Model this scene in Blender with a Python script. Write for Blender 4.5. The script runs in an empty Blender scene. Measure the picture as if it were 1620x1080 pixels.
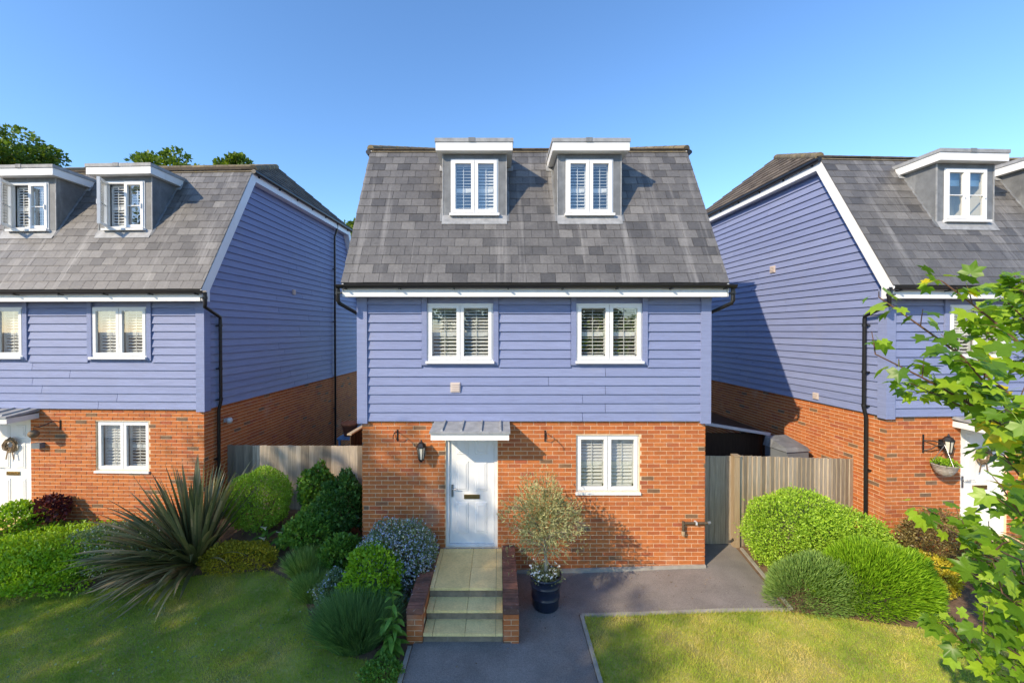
import bpy, math, random
import numpy as np
from mathutils import Vector, Matrix
random.seed(7); rng = np.random.default_rng(7)
R = math.radians
S = bpy.context.scene
COL = S.collection

# ------------------------------------------------------------------ camera
F, VX, VY, CZ = 660.0, 790.0, 522.5, 4.3        # focal length (px), vanishing point, eye height
cd = bpy.data.cameras.new('camera'); cam = bpy.data.objects.new('camera', cd); COL.objects.link(cam)
PITCH = 0.5
cam.location = (0, 0, CZ); cam.rotation_euler = (R(90 - PITCH), 0, 0)
cd.sensor_width = 36; cd.lens = F / 1620 * 36; cd.clip_end = 3000; cd.clip_start = 0.05
cd.shift_x = (810 - VX) / 1620
cd.shift_y = -((540 - F * math.tan(R(PITCH))) - VY) / 1620
S.camera = cam
S.render.resolution_x, S.render.resolution_y = 1024, 682

# ------------------------------------------------------------------ light
SUN = Vector((3.15, 2.83, -2.57)).normalized()
w = bpy.data.worlds.new('World'); S.world = w; w.use_nodes = True
nt = w.node_tree; bg = nt.nodes['Background']
sky = nt.nodes.new('ShaderNodeTexSky'); sky.sky_type = 'NISHITA'; sky.sun_disc = False
sky.sun_elevation = R(31); sky.sun_rotation = math.atan2(-SUN.x, -SUN.y)
sky.air_density = 1.0; sky.dust_density = 0.2; sky.ozone_density = 4.5; sky.altitude = 50
hs = nt.nodes.new('ShaderNodeHueSaturation'); hs.inputs['Saturation'].default_value = 1.08
nt.links.new(sky.outputs[0], hs.inputs['Color']); nt.links.new(hs.outputs[0], bg.inputs[0]); bg.inputs[1].default_value = 0.15
sl = bpy.data.lights.new('sun', 'SUN'); sl.energy = 3.0; sl.angle = R(0.5); sl.color = (1.0, 0.83, 0.60)
so = bpy.data.objects.new('sun', sl); COL.objects.link(so); so.location = (-20, -20, 25)
so.rotation_euler = SUN.to_track_quat('-Z', 'Y').to_euler()
S.view_settings.view_transform = 'Standard'; S.view_settings.look = 'None'
S.view_settings.exposure = 1.0; S.view_settings.gamma = 1.0
try: S.view_settings.use_curve_mapping = False
except Exception: pass

# ------------------------------------------------------------------ helpers
def pix(px, py, Y):
    return Vector(((px - VX) / F * Y, Y, CZ + (VY - py) / F * Y))
def proj(p):
    return VX + F * p[0] / p[1], VY - F * (p[2] - CZ) / p[1]
def sm(t):
    t = max(0.0, min(1.0, t)); return t * t * (3 - 2 * t)
def ground(x, y):
    z = 0.09 * sm((x - 1.0) / 3.0) * sm((y - 4.5) / 2)
    z += 0.38 * sm((y - 6.7) / 1.7) * sm((-x - 1.35) / 1.2) * sm((12 - y) / 1.5)
    return z

def tag(o, label=None, cat=None, group=None, kind=None):
    if label: o['label'] = label
    if cat: o['category'] = cat
    if group: o['group'] = group
    if kind: o['kind'] = kind
    return o
def empty(name, loc=(0, 0, 0), rz=0, label=None, cat=None, group=None):
    o = bpy.data.objects.new(name, None); COL.objects.link(o)
    o.location = loc; o.rotation_euler = (0, 0, rz); o.empty_display_size = 0.2
    return tag(o, label, cat, group)
def link(name, me, parent=None, loc=None, rot=None, kind=None):
    o = bpy.data.objects.new(name, me); COL.objects.link(o)
    if parent is not None: o.parent = parent
    if loc is not None: o.location = loc
    if rot is not None: o.rotation_euler = rot
    if kind: o['kind'] = kind
    return o

class MB:
    def __init__(s): s.v = []; s.f = []; s.t = []; s.m = []; s.sm = []
    def add(s, vs, fs, tone=0.5, mi=0, smooth=False):
        b = len(s.v); s.v += [tuple(p) for p in vs]
        for f in fs:
            s.f.append(tuple(b + i for i in f)); s.t.append(tone); s.m.append(mi); s.sm.append(smooth)
        return s
    def hexa(s, p, tone=0.5, mi=0):
        return s.add(p, [(0, 3, 2, 1), (4, 5, 6, 7), (0, 1, 5, 4), (1, 2, 6, 5), (2, 3, 7, 6), (3, 0, 4, 7)], tone, mi)
    def box(s, x0, x1, y0, y1, z0, z1, tone=0.5, mi=0, T=None):
        p = [(x0, y0, z0), (x1, y0, z0), (x1, y1, z0), (x0, y1, z0), (x0, y0, z1), (x1, y0, z1), (x1, y1, z1), (x0, y1, z1)]
        if T: p = [T(*q) for q in p]
        return s.hexa(p, tone, mi)
    def quad(s, a, b, c, d, tone=0.5, mi=0): return s.add([a, b, c, d], [(0, 1, 2, 3)], tone, mi)
    def prism(s, poly, axis, a, b, tone=0.5, mi=0):
        # poly: 2D list; axis 'x': poly=(y,z), 'y': (x,z), 'z': (x,y)
        mk = {'x': lambda p, h: (h, p[0], p[1]), 'y': lambda p, h: (p[0], h, p[1]), 'z': lambda p, h: (p[0], p[1], h)}[axis]
        n = len(poly); vs = [mk(p, a) for p in poly] + [mk(p, b) for p in poly]
        fs = [tuple(range(n))[::-1], tuple(range(n, 2 * n))] + [(i, (i + 1) % n, n + (i + 1) % n, n + i) for i in range(n)]
        return s.add(vs, fs, tone, mi)
    def tube(s, pts, r, n=8, tone=0.5, mi=0, cap=True):
        pts = [Vector(p) for p in pts]; k = len(pts)
        rr = r if isinstance(r, (list, tuple)) else [r] * k
        vs = []; ref = None
        for i, p in enumerate(pts):
            d = (pts[min(i + 1, k - 1)] - pts[max(i - 1, 0)])
            d = d.normalized() if d.length > 1e-9 else Vector((0, 0, 1))
            if ref is None: ref = d.orthogonal().normalized()
            ref = (ref - d * ref.dot(d))
            ref = ref.normalized() if ref.length > 1e-6 else d.orthogonal().normalized()
            b = d.cross(ref)
            for j in range(n):
                a = 2 * math.pi * j / n
                vs.append(p + (ref * math.cos(a) + b * math.sin(a)) * rr[i])
        fs = [(i * n + j, i * n + (j + 1) % n, (i + 1) * n + (j + 1) % n, (i + 1) * n + j) for i in range(k - 1) for j in range(n)]
        s.add(vs, fs, tone, mi, True)
        if cap: s.add(vs[:n], [tuple(range(n))[::-1]], tone, mi); s.add(vs[-n:], [tuple(range(n))], tone, mi)
        return s
    def lathe(s, prof, c=(0, 0, 0), n=24, tone=0.5, mi=0, smooth=True):
        vs = [(c[0] + r * math.cos(2 * math.pi * j / n), c[1] + r * math.sin(2 * math.pi * j / n), c[2] + z) for r, z in prof for j in range(n)]
        fs = [(i * n + j, i * n + (j + 1) % n, (i + 1) * n + (j + 1) % n, (i + 1) * n + j) for i in range(len(prof) - 1) for j in range(n)]
        return s.add(vs, fs, tone, mi, smooth)
    def mesh(s, name, mats):
        me = bpy.data.meshes.new(name); me.from_pydata(s.v, [], s.f)
        for m in (mats if isinstance(mats, (list, tuple)) else [mats]): me.materials.append(m)
        me.attributes.new('tone', 'FLOAT', 'FACE').data.foreach_set('value', s.t)
        me.polygons.foreach_set('material_index', s.m); me.polygons.foreach_set('use_smooth', s.sm)
        me.update(); return me
    def build(s, name, mats, parent=None, loc=None, rot=None, kind=None):
        return link(name, s.mesh(name, mats), parent, loc, rot, kind)

def mesh_np(name, V, Fq, tone, mat, smooth=False):
    V = np.asarray(V, np.float32).reshape(-1, 3); Fq = np.asarray(Fq, np.int32); k = Fq.shape[1]; n = len(Fq)
    me = bpy.data.meshes.new(name)
    me.vertices.add(len(V)); me.vertices.foreach_set('co', V.ravel())
    me.loops.add(n * k); me.loops.foreach_set('vertex_index', Fq.ravel())
    me.polygons.add(n); me.polygons.foreach_set('loop_start', np.arange(n, dtype=np.int32) * k)
    if smooth: me.polygons.foreach_set('use_smooth', np.ones(n, bool))
    me.materials.append(mat); me.update()
    me.attributes.new('tone', 'FLOAT', 'FACE').data.foreach_set('value', np.asarray(tone, np.float32))
    return me

# ------------------------------------------------------------------ materials
def mat(name, stops, rough=0.6, nscale=6.0, namp=0.25, bump=0.0, bscale=40.0, spec=0.4, stretch=(1, 1, 1),
        trans=0.0, metal=0.0, streak=None, nscale2=None, namp2=0.0, coords='pos'):
    m = bpy.data.materials.new(name); m.use_nodes = True
    t = m.node_tree; N = t.nodes; L = t.links; b = N['Principled BSDF']; out = N['Material Output']
    b.inputs['Roughness'].default_value = rough; b.inputs['Metallic'].default_value = metal
    b.inputs['Specular IOR Level'].default_value = spec
    at = N.new('ShaderNodeAttribute'); at.attribute_name = 'tone'
    rp = N.new('ShaderNodeValToRGB'); el = rp.color_ramp.elements
    if not isinstance(stops, list): stops = [(0.0, stops), (1.0, stops)]
    while len(el) < len(stops): el.new(0.5)
    for e, (p, c) in zip(el, stops): e.position = p; e.color = (*c, 1)
    L.new(at.outputs['Fac'], rp.inputs[0])
    geo = N.new('ShaderNodeNewGeometry'); mp = N.new('ShaderNodeMapping'); mp.inputs['Scale'].default_value = stretch
    L.new(geo.outputs['Position'], mp.inputs['Vector'])
    def noise(scale, det=5, vec=None):
        n = N.new('ShaderNodeTexNoise'); n.inputs['Scale'].default_value = scale; n.inputs['Detail'].default_value = det
        n.inputs['Roughness'].default_value = 0.6
        L.new((vec or mp).outputs[0], n.inputs['Vector']); return n
    col = rp.outputs['Color']
    def modulate(col, n, amp):
        mr = N.new('ShaderNodeMapRange'); mr.inputs['From Min'].default_value = 0.25; mr.inputs['From Max'].default_value = 0.75
        mr.inputs['To Min'].default_value = 1 - amp; mr.inputs['To Max'].default_value = 1 + amp
        L.new(n.outputs['Fac'], mr.inputs['Value'])
        mx = N.new('ShaderNodeVectorMath'); mx.operation = 'SCALE'
        L.new(col, mx.inputs[0]); L.new(mr.outputs[0], mx.inputs['Scale']); return mx.outputs[0]
    if namp: col = modulate(col, noise(nscale), namp)
    if namp2: col = modulate(col, noise(nscale2), namp2)
    if streak:    # (colour, scale vector, threshold lo, hi, strength)
        sc, sv, lo, hi, st = streak
        m2 = N.new('ShaderNodeMapping'); m2.inputs['Scale'].default_value = sv; L.new(geo.outputs['Position'], m2.inputs['Vector'])
        n = noise(1.0, 6, m2)
        mr = N.new('ShaderNodeMapRange'); mr.inputs['From Min'].default_value = lo; mr.inputs['From Max'].default_value = hi
        mr.inputs['To Max'].default_value = st; L.new(n.outputs['Fac'], mr.inputs['Value'])
        mx = N.new('ShaderNodeMix'); mx.data_type = 'RGBA'; L.new(mr.outputs[0], mx.inputs['Factor'])
        L.new(col, mx.inputs['A']); mx.inputs['B'].default_value = (*sc, 1); col = mx.outputs['Result']
    L.new(col, b.inputs['Base Color'])
    if bump:
        bn = N.new('ShaderNodeBump'); bn.inputs['Strength'].default_value = 1.0; bn.inputs['Distance'].default_value = bump
        L.new(noise(bscale, 4).outputs['Fac'], bn.inputs['Height']); L.new(bn.outputs[0], b.inputs['Normal'])
    if trans:
        tr = N.new('ShaderNodeBsdfTranslucent'); mx = N.new('ShaderNodeMixShader'); mx.inputs[0].default_value = trans
        sc = N.new('ShaderNodeVectorMath'); sc.operation = 'MULTIPLY'; sc.inputs[1].default_value = (1.5, 1.45, 0.5)
        L.new(col, sc.inputs[0]); L.new(sc.outputs[0], tr.inputs['Color'])
        L.new(b.outputs[0], mx.inputs[1]); L.new(tr.outputs[0], mx.inputs[2]); L.new(mx.outputs[0], out.inputs['Surface'])
    return m

BRICKSTOPS = [(0.0, (.16, .105, .07)), (.07, (.23, .125, .065)), (.11, (.37, .11, .045)), (.4, (.44, .138, .043)), (.7, (.50, .165, .05)), (.9, (.43, .12, .042)), (1.0, (.35, .10, .05))]
M = {}
M['brick'] = mat('brick', BRICKSTOPS, .85, 9, .16, .004, 120, .2, namp2=.15, nscale2=60, streak=((.55, .42, .33), (1.1, 1.1, 1.5), .58, .76, .42))
M['brick_dark'] = mat('brick_dark', [(0, (.14, .075, .055)), (1, (.27, .12, .08))], .85, 9, .3, .004, 120, .2, streak=((.45, .4, .36), (20, 20, 20), .62, .7, .6))
M['mortar'] = mat('mortar', (.72, .55, .36), .95, 12, .18, .003, 150, .1)
M['board'] = mat('board', [(0, (.20, .238, .405)), (1, (.23, .27, .44))], .55, 1.0, .12, .004, 2.2, .3, stretch=(3, 3, 55), namp2=.06, nscale2=.35, streak=((.29, .30, .37), (1.6, 1.6, .5), .58, .8, .4))
M['slate'] = mat('slate', [(0, (.055, .054, .054)), (.5, (.115, .111, .107)), (1, (.205, .198, .186))], .44, 3, .18, .003, 30, .5, namp2=.2, nscale2=25,
                 streak=((.40, .39, .375), (5.5, .3, .3), .55, .8, .6))
M['tile'] = mat('tile', [(0, (.075, .06, .045)), (1, (.16, .13, .10))], .8, 6, .3, .004, 40, .3)
M['ridge'] = mat('ridge', [(0, (.13, .11, .08)), (1, (.22, .18, .11))], .9, 10, .35, .006, 60, .2, streak=((.35, .27, .05), (8, 8, 8), .6, .68, .6))
M['white'] = mat('white', [(0, (.74, .75, .75)), (1, (.80, .80, .79))], .35, 3, .04, 0, 40, .4, streak=((.55, .53, .49), (7, 7, 2.5), .58, .78, .4))
M['whitewood'] = mat('whitewood', (.78, .77, .75), .5, 5, .05, .001, 60, .3, streak=((.5, .47, .42), (3, 3, 9), .62, .75, .35))
M['lead'] = mat('lead', [(0, (.13, .142, .155)), (1, (.19, .20, .21))], .55, 5, .3, .003, 14, .4, streak=((.42, .43, .43), (5, 5, .8), .56, .74, .5))
M['leadlight'] = mat('leadlight', (.30, .31, .32), .6, 8, .3, .003, 20, .3)
M['black'] = mat('black', (.012, .012, .013), .35, 5, .1, 0, 40, .5)
M['slat'] = mat('slat', (.70, .71, .70), .5, 5, .04)
M['room'] = mat('room', (.10, .10, .09), .9, 3, .3)
M['blind'] = mat('blind', (.62, .60, .53), .8, 3, .05)
M['brass'] = mat('brass', (.45, .33, .14), .3, 20, .15, 0, 40, .5, metal=1.0)
M['steel'] = mat('steel', (.45, .45, .46), .3, 20, .1, 0, 40, .5, metal=1.0)
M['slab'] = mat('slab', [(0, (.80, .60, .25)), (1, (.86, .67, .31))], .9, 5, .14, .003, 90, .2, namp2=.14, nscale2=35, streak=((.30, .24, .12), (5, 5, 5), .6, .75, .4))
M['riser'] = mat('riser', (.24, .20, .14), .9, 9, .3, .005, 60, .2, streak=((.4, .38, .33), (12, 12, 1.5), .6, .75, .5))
M['concrete'] = mat('concrete', (.33, .31, .27), .9, 8, .2, .004, 80, .2)
M['asphalt'] = mat('asphalt', (.23, .207, .187), .9, 1.5, .28, .006, 220, .3, namp2=.35, nscale2=70, streak=((.5, .48, .46), (120, 120, 120), .62, .7, .75))
M['soil'] = mat('soil', (.19, .125, .08), .95, 6, .35, .02, 30, .1)
M['pave'] = mat('pave', (.42, .39, .34), .9, 4, .2, .003, 80, .2)
M['lawn'] = mat('lawn', (.34, .33, .09), .95, 1.6, .4, .01, 60, .1, streak=((.36, .29, .13), (1.1, 1.1, 1.1), .52, .68, .7))
M['grass'] = mat('grass', [(0, (.23, .35, .045)), (.5, (.42, .49, .065)), (.8, (.60, .53, .13)), (1, (.70, .59, .26))], .7, 3, .15, 0, 40, .2, trans=.3)
M['fence'] = mat('fence', [(0, (.22, .18, .13)), (.5, (.40, .335, .25)), (1, (.54, .46, .35))], .9, 4, .2, .004, 12, .15, stretch=(14, 14, .8), namp2=.25, nscale2=3)
M['fencebrown'] = mat('fencebrown', [(0, (.045, .028, .018)), (1, (.075, .048, .03))], .9, 4, .25, .004, 12, .15, stretch=(14, 14, .8))
M['fencecap'] = mat('fencecap', (.42, .33, .22), .9, 4, .15)
M['bark'] = mat('bark', (.10, .075, .05), .9, 12, .35, .01, 40, .2)
M['olivebark'] = mat('olivebark', (.33, .29, .22), .9, 14, .3, .006, 60, .2)
M['twig'] = mat('twig', (.14, .075, .045), .8, 12, .3)
M['navy'] = mat('navy', (.012, .02, .04), .28, 6, .15, 0, 40, .5)
M['compost'] = mat('compost', (.05, .035, .025), .95, 30, .4, .01, 60, .1)
M['terracotta'] = mat('terracotta', (.42, .15, .07), .85, 12, .2)
M['bluepaint'] = mat('bluepaint', (.13, .25, .42), .6, 8, .15)
M['wicker'] = mat('wicker', [(0, (.25, .22, .19)), (1, (.48, .44, .40))], .8, 20, .3)
M['straw'] = mat('straw', [(0, (.09, .06, .035)), (1, (.28, .20, .12))], .8, 20, .3)
M['boxgrey'] = mat('boxgrey', (.16, .18, .20), .4, 5, .1)
M['lampglass'] = mat('lampglass', (.62, .60, .52), .1, 5, .05, 0, 40, .6)
M['plasticgrey'] = mat('plasticgrey', (.55, .56, .57), .4, 5, .05)
M['vent'] = mat('vent', (.58, .50, .45), .6, 5, .05)
M['wood'] = mat('wood', (.33, .25, .16), .9, 4, .2, .004, 12, .15, stretch=(14, 14, .8))

def leafmat(name, stops, trans=.3, rough=.45, spec=.35):
    M[name] = mat(name, stops, rough, 20, .12, 0, 40, spec, trans=trans)
leafmat('hebe', [(0, (0.13, 0.24, 0.024)), (.5, (0.29, 0.47, 0.04)), (1, (0.48, 0.66, 0.07))])
leafmat('lime', [(0, (0.105, 0.225, 0.015)), (.5, (0.225, 0.405, 0.018)), (1, (0.375, 0.570, 0.045))])
leafmat('deep', [(0, (0.032, 0.090, 0.022)), (.5, (0.063, 0.162, 0.032)), (1, (0.135, 0.270, 0.050))])
leafmat('mid', [(0, (0.057, 0.142, 0.023)), (.5, (0.114, 0.247, 0.034)), (1, (0.228, 0.399, 0.057))])
leafmat('gold', [(0, (0.135, 0.149, 0.016)), (.5, (0.405, 0.351, 0.027)), (1, (0.702, 0.567, 0.054))])
leafmat('greygreen', [(0, (0.093, 0.145, 0.076)), (.5, (0.170, 0.255, 0.128)), (1, (0.289, 0.391, 0.204))])
leafmat('lavender', [(0, (0.067, 0.142, 0.057)), (.5, (0.142, 0.266, 0.085)), (1, (0.266, 0.418, 0.142))])
leafmat('rosemary', [(0, (.10, .18, .05)), (.5, (.22, .35, .085)), (1, (.35, .48, .15))])
leafmat('olive', [(0, (0.160, 0.184, 0.080)), (.5, (0.320, 0.320, 0.144)), (1, (0.512, 0.496, 0.256))], trans=.2, rough=.55)
leafmat('bronze', [(0, (0.102, 0.085, 0.034)), (.5, (0.221, 0.170, 0.060)), (1, (0.357, 0.289, 0.102))])
leafmat('purple', [(0, (0.050, 0.012, 0.018)), (1, (0.120, 0.030, 0.040))])
leafmat('phormium', [(0, (.05, .065, .03)), (.5, (.15, .16, .065)), (.8, (.30, .26, .11)), (1, (.48, .35, .18))], trans=.12, rough=.38, spec=.5)
leafmat('maple', [(0, (.075, .17, .014)), (.5, (.20, .36, .025)), (.85, (.34, .50, .035)), (.93, (.62, .52, .03)), (1, (.72, .56, .03))], trans=.45, rough=.38, spec=.4)
leafmat('tree', [(0, (0.045, 0.090, 0.015)), (.5, (0.105, 0.180, 0.024)), (1, (0.195, 0.270, 0.038))], trans=.35)
leafmat('blueflower', [(0, (.30, .37, .60)), (1, (.58, .64, .82))], trans=.2)
leafmat('whiteflower', [(0, (0.620, 0.620, 0.580)), (1, (0.800, 0.800, 0.800))], trans=.2)

def glass():
    m = bpy.data.materials.new('glass'); m.use_nodes = True; t = m.node_tree; N = t.nodes; L = t.links
    N.remove(N['Principled BSDF']); out = N['Material Output']
    tr = N.new('ShaderNodeBsdfTransparent'); tr.inputs[0].default_value = (.95, .97, .96, 1)
    gl = N.new('ShaderNodeBsdfGlossy'); gl.inputs['Roughness'].default_value = .01
    fr = N.new('ShaderNodeLayerWeight'); fr.inputs[0].default_value = .5
    pw = N.new('ShaderNodeMath'); pw.operation = 'POWER'; pw.inputs[1].default_value = 3.5; L.new(fr.outputs['Facing'], pw.inputs[0])
    ad = N.new('ShaderNodeMath'); ad.operation = 'MULTIPLY_ADD'; ad.inputs[1].default_value = .6; ad.inputs[2].default_value = .2; L.new(pw.outputs[0], ad.inputs[0])
    mx = N.new('ShaderNodeMixShader'); L.new(ad.outputs[0], mx.inputs[0])
    L.new(tr.outputs[0], mx.inputs[1]); L.new(gl.outputs[0], mx.inputs[2]); L.new(mx.outputs[0], out.inputs[0])
    return m
M['glass'] = glass()

# ------------------------------------------------------------------ setting
def grid_mesh(name, xs, ys, material, dz, keep=None):
    xs = list(xs); ys = list(ys); nx = len(xs)
    V = [(x, y, ground(x, y) + dz) for y in ys for x in xs]; Fq = []
    for j in range(len(ys) - 1):
        for i in range(nx - 1):
            if keep is None or keep((xs[i] + xs[i + 1]) / 2, (ys[j] + ys[j + 1]) / 2):
                Fq.append((j * nx + i, j * nx + i + 1, (j + 1) * nx + i + 1, (j + 1) * nx + i))
    return mesh_np(name, V, Fq, np.full(len(Fq), .5), material, True)
def inpoly(x, y, P):
    c = False; n = len(P)
    for i in range(n):
        x1, y1 = P[i]; x2, y2 = P[(i + 1) % n]
        if (y1 > y) != (y2 > y) and x < (x2 - x1) * (y - y1) / (y2 - y1) + x1: c = not c
    return c
far = [-900, -400, -150, -60, -30, -20]
xs = far + list(np.arange(-15, 15.01, .15)) + [-v for v in far[::-1]]
ys = far + [-10, -5] + list(np.arange(0, 13.01, .15)) + [16, 20, 30, 60, 150, 400, 900]
tag(link('ground', grid_mesh('ground', xs, ys, M['soil'], 0.0)), kind='structure')
DRIVE = [(-1.18, 1.2), (1.20, 1.2), (1.20, 6.27), (4.33, 6.27), (4.60, 8.2), (3.66, 8.2), (3.66, 7.37), (-1.18, 7.37)]
def poly_sheet(name, P, material, dz, step=.12):
    x0 = min(p[0] for p in P); x1 = max(p[0] for p in P); y0 = min(p[1] for p in P); y1 = max(p[1] for p in P)
    import bmesh
    bm = bmesh.new(); bm.faces.new([bm.verts.new((p[0], p[1], 0)) for p in P])
    for ax, a, b in ((0, x0, x1), (1, y0, y1)):
        k = a + step
        while k < b:
            co = (k, 0, 0) if ax == 0 else (0, k, 0); no = (1, 0, 0) if ax == 0 else (0, 1, 0)
            bmesh.ops.bisect_plane(bm, geom=bm.verts[:] + bm.edges[:] + bm.faces[:], plane_co=co, plane_no=no); k += step
    for v in bm.verts: v.co.z = ground(v.co.x, v.co.y) + dz
    me = bpy.data.meshes.new(name); bm.to_mesh(me); bm.free(); me.materials.append(material)
    return me
tag(link('driveway', poly_sheet('driveway', DRIVE, M['asphalt'], .010)), kind='structure')
LAWN_L = [(-10.5, 1.2), (-1.27, 1.2), (-1.27, 5.25), (-2.3, 5.55), (-2.9, 6.3), (-3.3, 6.95), (-4.0, 7.25), (-5.0, 7.2), (-5.7, 7.05), (-6.35, 6.9), (-8, 6.75), (-10.5, 6.7)]
LAWN_R = [(1.27, 1.2), (9, 1.2), (9, 5.5), (6.6, 5.75), (5.0, 6.08), (4.35, 6.2), (1.27, 6.2)]
tag(link('lawn', poly_sheet('lawn', LAWN_L, M['lawn'], .006)), kind='structure')
tag(link('lawn', poly_sheet('lawn', LAWN_R, M['lawn'], .006)), kind='structure')
tag(link('pavement', MB().box(-60, 60, -.8, 1.2, -.05, .03).mesh('pavement', M['pave'])), kind='structure')
tag(link('road', MB().quad((-60, -6.8, .012), (60, -6.8, .012), (60, -.8, .012), (-60, -.8, .012)).mesh('road', M['asphalt'])), kind='structure')

def path_kerb(name, pts, label, wd=.05, h=.035):
    root = empty(name, (pts[0][0], pts[0][1], 0), label=label, cat='kerb')
    for (xa, ya), (xb, yb) in zip(pts[:-1], pts[1:]):
        a = Vector((xa, ya)); b = Vector((xb, yb)); n = max(1, round((b - a).length / .9)); d = (b - a).normalized(); q = Vector((-d.y, d.x)) * wd / 2
        for i in range(n):
            p0 = a.lerp(b, i / n) + d * .004; p1 = a.lerp(b, (i + 1) / n) - d * .004
            P = []
            for zz in (-.06, h):
                for p in (p0 - q, p1 - q, p1 + q, p0 + q): P.append((p.x - pts[0][0], p.y - pts[0][1], ground(p.x, p.y) + zz + random.uniform(-.003, .003)))
            MB().hexa(P).build('edging_block', M['concrete'], root)
path_kerb('edging_kerb', [(1.235, 1.25), (1.235, 6.235), (4.36, 6.235)], 'pale concrete edging kerb round the right lawn corner')
path_kerb('edging_kerb', [(-1.215, 5.62), (-1.215, 1.25)], 'pale concrete edging kerb along left side of the front path')
path_kerb('edging_kerb', [(4.40, 6.25), (4.66, 8.0)], 'pale concrete edging along hedge side of drive up to gate')
# ------------------------------------------------------------------ houses
W, D = 6.08, 8.2                # brick front width, depth
ZB, ZS = 2.69, 4.877             # underside of weatherboards, soffit
TH = math.atan2(2.91, 1.63); CT, ST = math.cos(TH), math.sin(TH)
YE, ZE, SL = -.35, 5.10, 3.335   # eave edge of the steep slope, its length
YT, ZT = YE + SL * CT, ZE + SL * ST
XL, XR = -.24, W + .23           # verges
WIN1 = [(1.16, 2.32), (3.787, 4.944)]; WZ1 = (3.765, 4.775)
WING = (3.80, 4.92, 1.43, 2.44)
DOOR = (1.477, 2.396, .44, 2.53)
DORM = [1.97, 4.10]
BD = .158
def rect_minus(x0, x1, z0, z1, holes):
    xs = sorted({x0, x1} | {h[0] for h in holes} | {h[1] for h in holes}); xs = [x for x in xs if x0 <= x <= x1]; out = []
    for a, b in zip(xs[:-1], xs[1:]):
        hs = sorted((h[2], h[3]) for h in holes if h[0] <= a + 1e-6 and h[1] >= b - 1e-6); z = z0
        for u, v in hs:
            if u > z: out.append((a, b, z, u))
            z = max(z, v)
        if z < z1: out.append((a, b, z, z1))
    return out
def sub1(a, b, cuts):
    segs = [(a, b)]
    for c, d in cuts:
        n = []
        for p, q in segs:
            if d <= p or c >= q: n.append((p, q)); continue
            if c > p: n.append((p, c))
            if d < q: n.append((d, q))
        segs = n
    return segs
def yslope(z): return YE + (z - ZE) * CT / ST
# shared piece meshes
def brick_mesh(tone, L=.212, H=.062, out=.0075):
    j = lambda: random.uniform(-.0015, .0015)
    m = MB(); x = L / 2; z = H / 2
    p = [(-x, -out + j(), -z + j()), (x, -out + j(), -z + j()), (x, .02, -z), (-x, .02, -z), (-x, -out + j(), z + j()), (x, -out + j(), z + j()), (x, .02, z), (-x, .02, z)]
    return m.hexa(p, tone).mesh('brick', M['brick'])
def rtone():
    u = random.random()
    if u < .035: return random.uniform(0, .09)
    return random.uniform(.12, 1.0) if u < .5 else random.uniform(.3, .8)
BRICKS = [brick_mesh(rtone()) for _ in range(60)]
def slate_mesh(tone, wd=.244, ex=.196):
    m = MB(); j = lambda: random.uniform(-.002, .002); x = wd / 2
    lo = random.uniform(-.003, .003)
    p = [(-x, lo, .0), (x, lo + j(), .0), (x, ex + .05, -.004), (-x, ex + .05, -.004), (-x, lo, .013 + j()), (x, lo, .013 + j()), (x, ex + .05, .003), (-x, ex + .05, .003)]
    return m.hexa(p, tone).mesh('slate', M['slate'])
SLATES = [slate_mesh(min(1, max(0, random.gauss(.52, .15)))) for _ in range(50)]

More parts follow.
